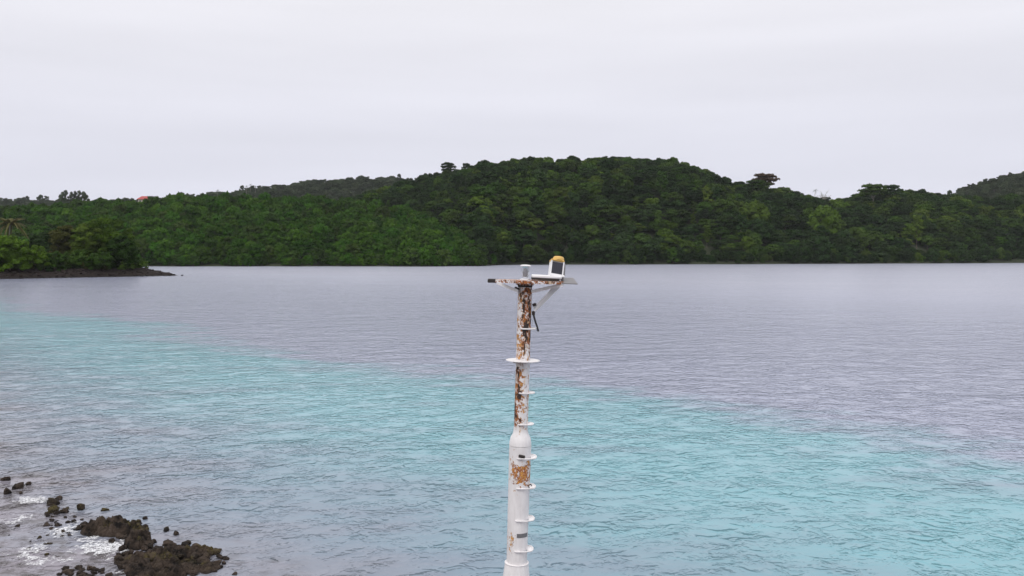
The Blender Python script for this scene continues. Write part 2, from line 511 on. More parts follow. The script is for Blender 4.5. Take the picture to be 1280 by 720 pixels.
def f_tall(i):        # narrow, ragged, taller than its neighbours
    g = random.Random(180 + i); cl = []
    for k in range(17):
        t = k / 16.0; q = g.uniform(.3, 1) * (3.4 - 2.2 * abs(t - .45)); a = 2.4 * k
        cl.append((q * math.cos(a), q * math.sin(a), 4.5 + 10.5 * t, g.uniform(1.0, 2.0), g.uniform(.55, .9)))
    return cl, 4.0, 16.0, LEAF, 17, _tr[i % 3]
add_kind('flat', ['leaf_dark', 'leaf_mid', 'leaf_light'], 3, f_flat)
add_kind('tall', ['leaf_dark', 'leaf_mid', 'leaf_light'], 2, f_tall)
add_kind('umbrella', ['leaf_dark', 'leaf_mid', 'leaf_brown'], 2, f_umb)
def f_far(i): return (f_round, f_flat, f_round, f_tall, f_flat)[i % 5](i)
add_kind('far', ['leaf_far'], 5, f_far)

# ---- every tree position on the land across the bay
def jitter_grid(x0, x1, y0, y1, sp, seed):
    g = np.random.default_rng(seed)
    X, Y = np.meshgrid(np.arange(x0, x1, sp), np.arange(y0, y1, sp))
    X = X + sp * 0.5 * (np.arange(X.shape[0])[:, None] % 2)
    return (X + g.uniform(-.42, .42, X.shape) * sp).ravel(), (Y + g.uniform(-.42, .42, X.shape) * sp).ravel()

def is_mangrove(X, Y):
    ys = np.interp(X, SX, SY)
    a = np.interp(X, XA, CA, left=-9, right=-9) * np.sin(np.clip((Y - ys) / (800 - ys), 0, 1) * math.pi / 2) ** .95
    y0 = hill_foot(X, ys)
    b = np.interp(X, XB, CB, left=-9, right=-9) * np.sin(np.clip((Y - y0) / (900 - y0), 0, 1) * math.pi / 2) ** .92
    edge = 10 * vnoise(X / 30.0, Y / 30.0, 3)
    return (X < -8) & (Y < 815 + edge) & (a + edge * .25 > b)

trees = []   # x, y, z, kind, mat, variant, scale, rot, zone
HOUSE = (-342.0, 822.0)
def plant(X, Y, kindf, zone, seed):
    g = random.Random(seed)
    H, YS = land_h(X, Y)
    for x, y, h, ys in zip(X, Y, H, YS):
        if y < ys + 0.5 or abs(x / y) > 0.66: continue
        if (x - HOUSE[0]) ** 2 + (y - HOUSE[1]) ** 2 < 12 ** 2: continue
        if abs(x - HOUSE[0] * y / HOUSE[1]) < 9 and HOUSE[1] - 45 < y < HOUSE[1]: continue
        k, m, sc = kindf(g, x, y, y - ys)
        if k is None: continue
        if zone == 'hill' and y > 770:
            sc = min(sc, 1.05 if y > 825 else 1.25); k = 'round' if k == 'tall' else k
        v = g.randrange(len(KINDS[k][m]))
        trees.append((x, y, h - 0.3, k, m, v, sc, g.uniform(0, 6.28), zone))
def tint(g, x, y, wd, wm, wl):
    n = float(vnoise(np.array([x / 45.0]), np.array([y / 45.0]), 21)[0]) * 0.35
    r = g.random() + n
    return 'leaf_dark' if r < wd else ('leaf_mid' if r < wd + wm else 'leaf_light')
X, Y = jitter_grid(-60, 900, 640, 1000, 8.0, 1)
mg = is_mangrove(X, Y)
plant(X[~mg], Y[~mg], lambda g, x, y, d: (('edge', 'edge', 'flat')[g.randrange(3)] if d < 16 else ('round', 'round', 'round', 'flat', 'flat', 'tall')[g.randrange(6)], tint(g, x, y, 0.52, 0.36, 0.12), g.choice((0.55, 0.7, 0.8, 0.95, 1.05, 1.25, 1.55)) * g.uniform(.9, 1.1)), 'hill', 2)
X, Y = jitter_grid(-600, -60, 600, 1020, 7.6, 12)
mg = is_mangrove(X, Y)
plant(X[~mg], Y[~mg], lambda g, x, y, d: (('round', 'round', 'flat')[g.randrange(3)], tint(g, x, y, 0.55, 0.38, 0.07), g.uniform(0.6, 1.1)), 'hill', 22)
X, Y = jitter_grid(-430, 0, 570, 830, 5.6, 3)
mg = is_mangrove(X, Y)
plant(X[mg], Y[mg], lambda g, x, y, d: ('mangrove', 'leaf_mangrove' if g.random() < .76 else 'leaf_mid', g.choice((.8, .95, 1.1, 1.3, 1.6)) * g.uniform(.9, 1.1)), 'mangrove', 4)
# fringe along the waterline
X = np.arange(-425, -14, 2.6); Y = np.interp(X, SX, SY) + 8 * vnoise(X / 18.0, X * 0, 5) + rng.uniform(.8, 4, len(X))
plant(X, Y, lambda g, x, y, d: ('mangrove', 'leaf_mangrove' if g.random() < .78 else 'leaf_mid', g.uniform(0.55, 0.85)), 'mangrove', 34)
X = np.arange(-12, 800, 3.2); Y = np.interp(X, SX, SY) + 8 * vnoise(X / 18.0, X * 0, 5) + rng.uniform(.8, 5, len(X))
plant(X, Y, lambda g, x, y, d: ('edge', tint(g, x, y, 0.6, 0.3, 0.1), g.uniform(0.45, 0.8)), 'hill', 35)
X = rng.uniform(-34, -6, 220); Y = rng.uniform(586, 800, 220)
plant(X, Y, lambda g, x, y, d: ('round', tint(g, x, y, 0.6, 0.34, 0.06), g.uniform(0.55, 1.0)), 'hill', 36)
X, Y = jitter_grid(-1150, 150, 1150, 1740, 11.5, 5)
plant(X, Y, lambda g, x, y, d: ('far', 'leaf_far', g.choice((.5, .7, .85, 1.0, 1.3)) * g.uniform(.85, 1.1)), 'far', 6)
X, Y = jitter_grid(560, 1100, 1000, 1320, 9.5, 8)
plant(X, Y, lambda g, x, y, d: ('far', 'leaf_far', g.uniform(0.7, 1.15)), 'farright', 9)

# ---- which of them show most: paint them nearest first into a coarse coverage grid
trees.sort(key=lambda t: t[1])
cov = np.zeros((360, 1280), bool); seen = []
SC = 2.0; UOFF = 0
for t in trees:
    x, y, z, k, m, v, sc, rz, zone = t
    rad, h = KINDS[k][m][v][2] * sc, KINDS[k][m][v][3] * sc
    px = F * SC / 2 / y
    u = 640 + F * x / y; v1 = 316 + F * (CAM_H - z) / y; v0 = 316 + F * (CAM_H - z - h) / y
    u0, u1 = int(max(0, u - rad * F / y)), int(min(1279, u + rad * F / y)); a, b = int(max(0, v0)), int(min(359, v1))
    if u1 <= u0 or b <= a: seen.append(0); continue
    w = cov[a:b, u0:u1]; n = int((~w).sum()); seen.append(n)
    ww = np.abs(np.arange(u0, u1) - u) <= rad * F / y * 0.85
    w[:, ww] = True
order = np.argsort(-np.array(seen))
single = set(); cnt = {}
LIM = {'hill': 300, 'mangrove': 300, 'far': 110, 'farright': 40}
for i in order:
    z = trees[i][8]
    if seen[i] < 12: break
    if cnt.get(z, 0) >= LIM[z]: continue
    cnt[z] = cnt.get(z, 0) + 1; single.add(int(i))

HUE = {'leaf_dark': 'dark green', 'leaf_mid': 'mid green', 'leaf_light': 'bright yellow-green', 'leaf_mangrove': 'fresh green', 'leaf_far': 'hazy grey-green'}
def tree_object(name, crown, trunk, loc, rz, sc, label, cat='tree', group=None):
    root = empty(name, loc, rz); root.scale = sc if isinstance(sc, tuple) else (sc, sc, sc)
    tag(root, label, cat, group)
    link('trunk', trunk, root); link('crown', crown, root)
    return root
rest = []
for i, t in enumerate(trees):
    x, y, z, k, m, v, sc, rz, zone = t
    if i not in single: rest.append(t); continue
    cr, tk, rad, h = KINDS[k][m][v]
    hue = HUE[m]
    if zone == 'hill':
        if k == 'tall': lab, grp = f'{hue} narrow upright tree rising between rounder trees on the big hill', f'{hue} narrow trees on the hill'
        elif k == 'flat': lab, grp = f'{hue} wide flat-crowned tree ' + ('near the crest of the big forested hill' if y > 860 else 'on the lower part of the big forested hill'), f'{hue} flat-crowned trees ' + ('near the crest' if y > 860 else 'low on the hill')
        elif k == 'edge': lab, grp = f'{hue} broadleaf tree at the water edge below the big forested hill', f'{hue} trees along the far shore'
        elif y > 860: lab, grp = f'{hue} broadleaf tree near the crest of the big forested hill', f'{hue} trees on the hill crest'
        else: lab, grp = f'{hue} rounded tree on the slope of the big forested hill', f'{hue} trees on the hill slope'
        nm = 'broadleaf_tree'
    elif zone == 'mangrove':
        near = y < 606
        lab = f'small {hue} bushy tree ' + ('fringing the water below the low green slope' if near else 'on the low green slope left of the big hill')
        grp = f'{hue} small trees ' + ('along the low shore' if near else 'on the low slope'); nm = 'mangrove_tree'
    elif zone == 'far': lab, grp, nm = 'hazy grey-green tree on the distant ridge behind the low slope', 'trees on the distant ridge', 'ridge_tree'
    else: lab, grp, nm = 'grey-green tree on the hilltop behind the tall shore wood', 'trees on the hilltop behind', 'hilltop_tree'
    tree_object(nm, cr, tk, (x, y, z), rz, (sc, sc, sc * (1 + 0.18 * math.sin(rz * 5))), lab, 'tree', grp)

# ---- the rest of the wood: one object, crowns instanced on points
def instanced_wood(name, items, protos, label):
    pc = bpy.data.collections.new(name + '_shapes')
    idx = {}
    for j, (key, me) in enumerate(protos):
        o = bpy.data.objects.new(f'{name}_shape_{j:03d}', me); pc.objects.link(o); idx[key] = j
    me = bpy.data.meshes.new(name)
    me.vertices.add(len(items))
    me.vertices.foreach_set('co', np.array([it[0] for it in items], np.float32).ravel())
    a = me.attributes.new('pick', 'INT', 'POINT'); a.data.foreach_set('value', np.array([idx[it[1]] for it in items], np.int32))
    a = me.attributes.new('turn', 'FLOAT_VECTOR', 'POINT'); a.data.foreach_set('vector', np.array([it[2] for it in items], np.float32).ravel())
    a = me.attributes.new('grow', 'FLOAT_VECTOR', 'POINT'); a.data.foreach_set('vector', np.array([it[3] for it in items], np.float32).ravel())
    o = link(name, me)
    ng = bpy.data.node_groups.new(name + '_nodes', 'GeometryNodeTree')
    ng.interface.new_socket('Geometry', in_out='INPUT', socket_type='NodeSocketGeometry')
    ng.interface.new_socket('Geometry', in_out='OUTPUT', socket_type='NodeSocketGeometry')
    gi = ng.nodes.new('NodeGroupInput'); go = ng.nodes.new('NodeGroupOutput')
    ci = ng.nodes.new('GeometryNodeCollectionInfo'); ci.inputs['Collection'].default_value = pc
    ci.inputs['Separate Children'].default_value = True; ci.inputs['Reset Children'].default_value = True
    ip = ng.nodes.new('GeometryNodeInstanceOnPoints'); ip.inputs['Pick Instance'].default_value = True
    def na(nm, typ):
        n = ng.nodes.new('GeometryNodeInputNamedAttribute'); n.data_type = typ; n.inputs['Name'].default_value = nm
        return [s for s in n.outputs if s.name == 'Attribute' and s.enabled][0]
    ng.links.new(gi.outputs[0], ip.inputs['Points']); ng.links.new(ci.outputs[0], ip.inputs['Instance'])
    ng.links.new(na('pick', 'INT'), ip.inputs['Instance Index'])
    ng.links.new(na('turn', 'FLOAT_VECTOR'), ip.inputs['Rotation']); ng.links.new(na('grow', 'FLOAT_VECTOR'), ip.inputs['Scale'])
    ng.links.new(ip.outputs[0], go.inputs[0])
    md = o.modifiers.new('scatter', 'NODES'); md.node_group = ng
    return tag(o, label, kind='stuff')
protos = []
for k in KINDS:
    for m in KINDS[k]:
        for v, q in enumerate(KINDS[k][m]): protos.append(((k, m, v), q[0]))
instanced_wood('woodland', [((t[0], t[1], t[2]), (t[3], t[4], t[5]), (0, 0, t[7]), (t[6], t[6], t[6] * (1 + 0.18 * math.sin(t[7] * 5)))) for t in rest], protos,
               'dense green woodland filling in between the nearer trees')
M['leaf_point'] = foliage_mat('leaf_point', (0.072, 0.138, 0.012), (0.080, 0.142, 0.014), .5)
# ------------------------------------------------------------------ singular trees on the skyline and along the far shore
def at(u, Y): return (u - 640) / F * Y
def ground(x, y): return float(land_h(np.array([x]), np.array([y]))[0][0])
def special(name, u, vtop, Y, kind, mat, v, label, squash=1.0, wide=1.0, rz=0.0):
    cr, tk, rad, h = KINDS[kind][mat][v]
    x = at(u, Y); g = ground(x, Y)
    top = CAM_H + (316 - vtop) * Y / F
    sc = max(0.5, (top - g + 0.5) / h)
    return tree_object(name, cr, tk, (x, Y, g - 0.5), rz, (sc * wide, sc * wide, sc), label)
special('umbrella_tree', 560, 204, 885, 'umbrella', 'leaf_dark', 0, 'dark flat-topped layered tree standing above the left shoulder of the big hill', wide=0.8)
special('umbrella_tree', 583, 205, 890, 'umbrella', 'leaf_dark', 1, 'small dark flat-topped tree beside the layered tree on the hill shoulder', wide=0.55, rz=2)
special('umbrella_tree', 955, 218, 850, 'umbrella', 'leaf_brown', 0, 'brownish sparse-topped tree at the right foot of the big hill skyline', wide=0.95, rz=1)
special('spreading_tree', 950, 226, 846, 'round', 'leaf_mid', 2, 'dense green tree whose crown carries up to the brownish sparse-topped tree', wide=0.9)
special('umbrella_tree', 942, 226, 840, 'umbrella', 'leaf_mid', 1, 'green spreading tree just below the brownish sparse-topped tree', wide=0.95, rz=3)
special('umbrella_tree', 1090, 231, 850, 'umbrella', 'leaf_mid', 0, 'broad flat-crowned tree topping the wood on the right shore', wide=1.0, rz=.6)
special('umbrella_tree', 1112, 232, 856, 'umbrella', 'leaf_dark', 1, 'dark broad-crowned tree beside the broad flat-crowned one', wide=0.9, rz=1.6)
special('umbrella_tree', 840, 199, 905, 'umbrella', 'leaf_dark', 1, 'dark ragged layered tree at the right end of the hill summit', wide=0.8, rz=.4)
special('umbrella_tree', 715, 196, 900, 'umbrella', 'leaf_dark', 0, 'dark wide tree crowning the summit of the big hill', wide=0.9, rz=2.4)
special('spreading_tree', 742, 284, 700, 'edge', 'leaf_light', 1, 'bright green spreading tree near the water below the hill summit', wide=1.15)
special('spreading_tree', 940, 252, 745, 'edge', 'leaf_light', 2, 'tall yellow-green tree below the brownish sparse-topped tree', wide=0.8)
special('spreading_tree', 1030, 258, 755, 'edge', 'leaf_light', 0, 'yellow-green tree under the thin palms on the right skyline', wide=0.75)

def bare_tree(u, vtop, Y, label, seed):
    g = random.Random(seed); x = at(u, Y); z = ground(x, Y); H = CAM_H + (316 - vtop) * Y / F - z
    bm = bmesh.new(); tube(bm, [(0, 0, -1), (0.2, 0, H * .5), (0, .3, H * .72)], [.35, .26, .18], 6)
    root = empty('bare_tree', (x, Y, z)); tag(root, label, 'tree')
    link('trunk', bm_mesh('trunk', bm, M['pale_bark']), root)
    bm = bmesh.new()
    for i in range(16):
        a = g.uniform(0, 6.28); b = Vector((0, .2, H * g.uniform(.45, .72))); L = H * g.uniform(.2, .38)
        e = b + Vector((math.cos(a) * L, math.sin(a) * L, L * g.uniform(.5, 1.3)))
        tube(bm, [b, b.lerp(e, .5) + Vector((0, 0, L * .1)), e], [.16, .11, .05], 5)
        for j in range(4):
            c = b.lerp(e, g.uniform(.5, 1)); d = c + Vector((g.uniform(-1, 1), g.uniform(-1, 1), g.uniform(.4, 1.2))) * L * .35
            tube(bm, [c, d], [.09, .04], 4)
    link('branches', bm_mesh('branches', bm, M['pale_bark']), root)
bare_tree(1028, 240, 850, 'pale leafless tree poking above the wood beside the thin palms', 3)
bare_tree(790, 302, 682, 'pale bleached branches at the water edge under the hill', 5)

# palms: leaning trunk, each frond a part
def frond_mesh(L, mat, seed, leaflets=22, droop=0.5, w=0.9):
    g = np.random.default_rng(seed); V = []; T = []; o = 0
    def spine(t): return np.array([L * t * (1 - 0.12 * t), 0, L * (0.42 * t - (0.42 + droop) * t * t)])
    for s in (-1, 1):
        for i in range(leaflets):
            t = 0.08 + 0.92 * (i + g.random() * .6) / leaflets; p = spine(t); q = spine(min(1, t + 0.06))
            l = w * math.sin(math.pi * min(0.97, 0.18 + 0.78 * t)) * g.uniform(.8, 1.15)
            d = np.array([0.35 * l, s * l * .8, -0.62 * l]); m = p + d * .5 + np.array([0, 0, .12 * l]); e = p + d
            V += [p, q, m + (0.14 * l, 0, 0), e, m - (0.06 * l, 0, 0)]; T += [[o, o + 1, o + 2], [o, o + 2, o + 4], [o + 4, o + 2, o + 3]]; o += 5
    for i in range(10):
        a, b = spine(i / 10), spine((i + 1) / 10); r = 0.07 * (1 - i / 11)
        V += [a + (0, r, 0), a - (0, r, 0), b - (0, r * .9, 0), b + (0, r * .9, 0)]; T += [[o, o + 1, o + 2], [o, o + 2, o + 3]]; o += 4
    return np_mesh('frond', np.array(V), np.array(T), mat)
PF = {}
def palm(x, y, z, H, mat, n, L, lean, label, group=None, seed=1, leaflets=22):
    g = random.Random(seed)
    key = (mat, L)
    if key not in PF: PF[key] = [frond_mesh(L, M[mat], s + 40, leaflets, d, .9 * L / 5) for s, d in ((0, .35), (1, .75), (2, 1.1))]
    root = empty('palm_tree', (x, y, z)); tag(root, label, 'palm tree', group)
    bm = bmesh.new(); r = 0.2 if H > 9 else 0.16
    top = Vector((lean[0], lean[1], H))
    tube(bm, [(0, 0, -1), (lean[0] * .1, lean[1] * .1, H * .3), (lean[0] * .45, lean[1] * .45, H * .7), top], [r * 1.6, r * 1.1, r, r * .9], 8)
    link('trunk', bm_mesh('trunk', bm, M['pale_bark']), root)
    for i in range(n):
        a = 2.399963 * i + g.uniform(-.2, .2); k = 0 if i < n * .3 else (1 if i < n * .7 else 2)
        f = link('frond', PF[key][k], root, top)
        f.rotation_euler = (g.uniform(-.2, .2), -0.75 + 0.35 * k + g.uniform(-.15, .15), a)
    return root
for (u, vt, Y) in ((273, 238, 1400), (309, 233, 1500), (314, 231, 1520), (320, 233, 1510), (327, 233, 1490)):
    x = at(u, Y); z = ground(x, Y); top = CAM_H + (316 - vt) * Y / F
    palm(x, Y, z, top - z - 1, 'frond_dark', 12, 4.2, (0.6, 0), 'thin palm rising above the trees on the distant ridge', 'palms on the distant ridge', int(u), 10)
for (u, vt, Y, lab) in ((1017, 239, 850, 'thin dark palm standing alone above the wood on the right shore'), (985, 238, 850, 'small palm under the brownish sparse-topped tree')):
    x = at(u, Y); z = ground(x, Y); top = CAM_H + (316 - vt) * Y / F
    palm(x, Y, z, top - z, 'frond_dark', 12, 3.6, (0.5, 0), lab, None, int(u), 10)

# casuarina grove on the far left ridge
def feathery(name, label, u, vtop, Y, rad, seed, group):
    x = at(u, Y); z = ground(x, Y); H = CAM_H + (316 - vtop) * Y / F - z
    g = random.Random(seed); cl = []
    for i in range(26):
        t = i / 25.0; rr = rad * (1 - t) ** .4 * g.uniform(.5, 1); a = 2.4 * i
        cl.append((rr * math.cos(a), rr * math.sin(a), H * (.2 + .76 * t), g.uniform(1.6, 2.6), 1.2))
    bm = bmesh.new(); tube(bm, [(0, 0, -1), (0, 0, H * .9)], [.4, .1], 6)
    tree_object(name, crown_mesh('crown', M['leaf_far'], cl, .7, 16, seed), bm_mesh('trunk', bm, M['bark']), (x, Y, z), 0, 1.0, label, 'tree', group)
for i, (u, vt) in enumerate(((80, 243), (84, 241), (91, 243), (96, 242), (101, 242), (106, 243), (109, 246))):
    feathery('casuarina_tree', 'tall feathery tree in the clump on the low distant ridge', u, vt - 3, 1250 + 6 * i, 7.5, 70 + i, 'feathery trees on the low distant ridge')

# ------------------------------------------------------------------ red-roofed house on the left skyline
M['roof_red'] = plain_mat('roof_red', (0.36, 0.06, 0.055), 0.6, scale=0.8, var=0.15)
M['wall_cream'] = plain_mat('wall_cream', (0.62, 0.56, 0.50), 0.8, scale=0.6, var=0.08)
M['window_glass'] = plain_mat('window_glass', (0.03, 0.04, 0.05), 0.1, scale=0.5)
hx, hy = HOUSE; hz = ground(hx, hy)
root = empty('house', (hx, hy, hz - .3), R(8)); tag(root, 'small house with a red hipped roof among the trees on the skyline', 'house')
top = CAM_H + (316 - 245.5) * hy / F - hz + .3
wh = top - 3.2
bm = bmesh.new(); box(bm, 0, 0, wh / 2, 10, 7.5, wh); wall = link('wall', bm_mesh('wall', bm, M['wall_cream'], False), root)
bm = bmesh.new()
b0 = [bm.verts.new(p) for p in ((-6, -4.7, wh), (6, -4.7, wh), (6, 4.7, wh), (-6, 4.7, wh))]
b1 = [bm.verts.new(p) for p in ((-6, -4.7, wh + .2), (6, -4.7, wh + .2), (6, 4.7, wh + .2), (-6, 4.7, wh + .2))]
r0, r1 = bm.verts.new((-2.5, 0, wh + 3.2)), bm.verts.new((2.5, 0, wh + 3.2))
bm.faces.new(b0[::-1])
for i in range(4): bm.faces.new((b0[i], b0[(i + 1) % 4], b1[(i + 1) % 4], b1[i]))
bm.faces.new((b1[0], b1[1], r1, r0)); bm.faces.new((b1[1], b1[2], r1)); bm.faces.new((b1[2], b1[3], r0, r1)); bm.faces.new((b1[3], b1[0], r0))
link('roof', bm_mesh('roof', bm, M['roof_red'], False), root)
for wx in (-3, 0, 3):
    bm = bmesh.new(); box(bm, wx, -3.76, wh - 1.6, 1.3, .06, 1.3); w = link('window', bm_mesh('window', bm, M['window_glass'], False), root)
    bm = bmesh.new(); box(bm, wx, -3.80, wh - 2.32, 1.6, .14, .1); link('sill', bm_mesh('sill', bm, M['wall_cream'], False), w)

# ------------------------------------------------------------------ the wooded point on the left
def rock_mat(name, dark, brown, olive, z0, z1):
    k = NT(name); geo = k.n('ShaderNodeNewGeometry'); P = geo.outputs['Position']
    a = k.noise(P, 2.2, 6.0, 0.65); b = k.noise(P, 9.0, 5.0, 0.7); c_ = k.noise(P, 0.9, 3.0)
    c = k.mix(k.mapr(a, .35, .65, 0, 1, True), dark, brown)
    c = k.mix(k.math('MULTIPLY', k.mapr(c_, .54, .66, 0, 1, True), k.mapr(b, .4, .6, .1, .8, True)), c, olive)
    sep = k.n('ShaderNodeSeparateXYZ'); k.l(P, sep.inputs[0])
    wet = k.mapr(k.math('ADD', sep.outputs['Z'], k.math('MULTIPLY', b, .15)), z0, z1)
    c = k.mix(wet, dark, c)
    k.set(Base_Color=c, Roughness=k.mapr(wet, 0, 1, .4, .95)); k.b.inputs['Specular IOR Level'].default_value = .2
    h = k.math('ADD', k.math('MULTIPLY', a, .22), k.math('MULTIPLY', b, .09))
    k.bump(h, 1.0, 1.0)
    return k.m
M['reef_rock'] = rock_mat('reef_rock', (0.013, 0.011, 0.010), (0.078, 0.058, 0.045), (0.10, 0.082, 0.026), 0.03, 0.15)
M['bank_rock'] = rock_mat('bank_rock', (0.010, 0.008, 0.008), (0.030, 0.021, 0.019), (0.030, 0.028, 0.014), 0.1, 0.8)
TIP = np.array([-130.0, 345.0])
def point_dist(X, Y):
    def side(d, s):
        d = np.array(d, float); d /= np.linalg.norm(d); n = np.array([-d[1], d[0]]) * s
        return (X - TIP[0]) * n[0] + (Y - TIP[1]) * n[1]
    f = side((-53, -50), -1); b = side((-127, 77), 1)
    return np.minimum(np.abs(f) * np.sign(f), np.abs(b) * np.sign(b))
def point_h(X, Y):
    d = point_dist(X, Y) + 1.6 * fbm(X / 7.0, Y / 7.0, 3, 41)
    h = np.where(d < 0, d * .3, 2.2 * sstep(0, 9, d) + .9 * sstep(0, 2.5, d) + 2.0 * sstep(10, 45, d))
    return h + np.where(d > -1, .45 * fbm(X / 2.2, Y / 2.2, 4, 43, .6) * sstep(-1, 2, d), 0)
if point_dist(np.array([-190.0]), np.array([345.0]))[0] < 0:
    raise RuntimeError('point is inside out')
gx = np.arange(-300, -118, .9); gy = np.arange(225, 450, .9)
GX, GY = np.meshgrid(gx, gy); GZ = point_h(GX, GY); nx = len(gx)
ii = np.arange((len(gy) - 1) * nx).reshape(len(gy) - 1, nx)[:, :-1].ravel()
tf = np.stack([ii, ii + 1, ii + 1 + nx, ii + nx], 1)
tf = tf[(GZ.ravel()[tf] > -1.2).any(1)]
tag(link('headland', np_mesh('headland', np.stack([GX.ravel(), GY.ravel(), GZ.ravel()], 1), tf, M['bank_rock'], True)), kind='structure', label='dark rocky bank of the wooded point')
def ph(x, y): return float(point_h(np.array([x]), np.array([y]))[0])

def big_crown(mat, rad, z0, z1, n, seed, r0, r1, fl, leaf=.42, per=34):
    return crown_mesh('crown', M[mat], dome_clumps(seed, rad, z0, z1, n, r0, r1, fl), leaf, per, seed)
def point_tree(name, u, vtop, Y, widpx, mat, z0, n, seed, label, r=(1.2, 2.1), fl=.7, cat='tree'):
    x = at(u, Y); z = ph(x, Y); H = (CAM_H + (316 - vtop) * Y / F - z) * 1.1 + .6; rad = widpx / 2 * Y / F
    tk = trunk_mesh('trunk', M['bark'], max(.8, H * .5), .09 + H * .022, 7, min(rad * .6, H * .35), seed)
    return tree_object(name, big_crown(mat, rad, z0, H, n, seed, r[0], r[1], fl), tk, (x, Y, z - .2), 0, 1.0, label, cat)
point_tree('spreading_tree', 131, 279, 346, 72, 'leaf_point', 1.0, 80, 201, 'big dense dark green tree on the wooded point, rounded over the bank')
point_tree('spreading_tree', 112, 286, 340, 44, 'leaf_light', 2.5, 34, 202, 'yellow-green leafy tree in front of the big tree on the wooded point')
point_tree('spreading_tree', 152, 300, 338, 34, 'leaf_mid', .6, 36, 203, 'dark low tree at the seaward end of the wooded point')
point_tree('spreading_tree', 82, 288, 340, 36, 'leaf_olive', .6, 44, 204, 'olive brown tree between the palm and the big tree on the point')
point_tree('bush', 47, 312, 318, 34, 'leaf_point', .2, 26, 205, 'mid green bush on the bank between the palm and the olive tree', (.9, 1.5), .8, 'bush')
point_tree('spreading_tree', 12, 300, 312, 48, 'leaf_point', .4, 50, 206, 'round dark green tree under the palm on the wooded point')
point_tree('spreading_tree', -25, 290, 312, 60, 'leaf_point', .4, 50, 207, 'mid green tree left of the palm on the wooded point')
point_tree('spreading_tree', 55, 296, 372, 50, 'leaf_dark', .6, 44, 208, 'dark tree at the back of the wooded point behind the bush')
point_tree('spreading_tree', 100, 300, 375, 46, 'leaf_dark', .6, 44, 209, 'dark tree hidden behind the olive brown tree on the point')
point_tree('bush', 95, 316, 330, 34, 'leaf_mid', .2, 26, 211, 'dark low bush on the bank under the olive brown tree', (.8, 1.4), .8, 'bush')
point_tree('bush', 124, 318, 331, 34, 'leaf_mid', .2, 26, 212, 'dark low bush on the bank under the big tree', (.8, 1.4), .8, 'bush')
point_tree('bush', 68, 318, 322, 26, 'leaf_mid', .2, 22, 213, 'small dark bush on the bank beside the mid green bush', (.7, 1.2), .8, 'bush')
for (u, vt, Y, w, sd) in ((166, 321, 343, 18, 221), (176, 327, 345, 16, 222), (160, 326, 338, 16, 223)):
    point_tree('shrub', u, vt, Y, w, 'grass', .05, 22, sd, 'low bright green shrub at the tip of the wooded point', (.5, .9), .6, 'shrub')['group'] = 'bright shrubs at the tip of the point'
x = at(11, 318); palm(x, 318, ph(x, 318), CAM_H + (316 - 276) * 318 / F - ph(x, 318) - 1.5, 'frond', 30, 5.8, (.8, 0), 'coconut palm with drooping dry yellowish fronds on the wooded point', None, 4, 30)
x = at(-48, 325); palm(x, 325, ph(x, 325), 17, 'frond', 20, 5.8, (1.8, 0), 'leaning coconut palm further along the wooded point', None, 9, 30)
# low growth over the top of the point
its = []; g = random.Random(5)
small = [('b%d' % i, crown_mesh('crown', M[m], dome_clumps(300 + i, 1.3, .1, 1.8, 9, .45, .8, .8), .3, 50, 300 + i)) for i, m in enumerate(('leaf_dark', 'leaf_mid', 'leaf_olive', 'grass'))]
for _ in range(2600):
    x = g.uniform(-290, -125); y = g.uniform(235, 440)
    d = float(point_dist(np.array([x]), np.array([y]))[0])
    if d < 5.5: continue
    s = g.uniform(.5, 1.5) * (1.0 if d < 12 else 1.7)
    its.append(((x, y, ph(x, y) - .15), 'b%d' % g.choice((0, 0, 1, 1, 2, 3)), (0, 0, g.uniform(0, 6)), (s, s, s)))
instanced_wood('undergrowth', its, small, 'low green undergrowth covering the top of the wooded point')

# ------------------------------------------------------------------ rocks
def rock_mesh(seed, mat, sub=3, rough=.34, flat=.75):
    v, f = ico_arrays(sub); off = Vector((seed * 13.7, seed * 5.1, seed * 2.9)); out = []
    gp_ = random.Random(seed); planes = [(Vector((gp_.gauss(0, 1), gp_.gauss(0, 1), gp_.gauss(0, .8))).normalized(), gp_.uniform(.55, .85)) for _ in range(9)]
    for p in v:
        q = Vector(p)
        n = mnoise.fractal(q * 1.1 + off, 1.0, 2.0, 4) * .55
        c = 1 - 2 * abs(mnoise.noise(q * 2.3 + off)) + .7 * (1 - 2 * abs(mnoise.noise(q * 5.0 + off)))
        w = mnoise.voronoi(q * 1.9 + off)[0][0]
        k = 1 + rough * (n + .35 * c) - .45 * rough * (w - .4)
        for pn, pd in planes:
            d = q.dot(pn) * k
            if d > pd: k *= pd / d
        out.append(q * (k * (1 + .10 * mnoise.noise(q * 7.0 + off) + .06 * mnoise.noise(q * 15.0 + off))))
    out = np.array([o[:] for o in out]); out[:, 2] *= flat
    return np_mesh('rock', out, f, mat, False)
reef_shapes = [rock_mesh(i + 1, M['reef_rock'], 3, .62 + .1 * (i % 3), .6 + .1 * (i % 5)) for i in range(10)]
bank_shapes = [rock_mesh(i + 21, M['bank_rock'], 2, .36, .6) for i in range(5)]
its = []; g = random.Random(15)
for _ in range(5200):
    x = g.uniform(-260, -126); y = g.uniform(250, 352)
    d = float(point_dist(np.array([x]), np.array([y]))[0])
    if d < -1.2 or d > 6.5: continue
    s = g.uniform(.25, .6) * (1.5 if g.random() < .15 else 1)
    its.append(((x, y, ph(x, y) + .1 * s), 'k%d' % g.randrange(5), (g.uniform(-.4, .4), g.uniform(-.4, .4), g.uniform(0, 6)), (s * g.uniform(.8, 1.6), s, s * .9)))
instanced_wood('bank_rubble', its, [('k%d' % i, m) for i, m in enumerate(bank_shapes)], 'brown stone rubble strewn along the bank of the wooded point')

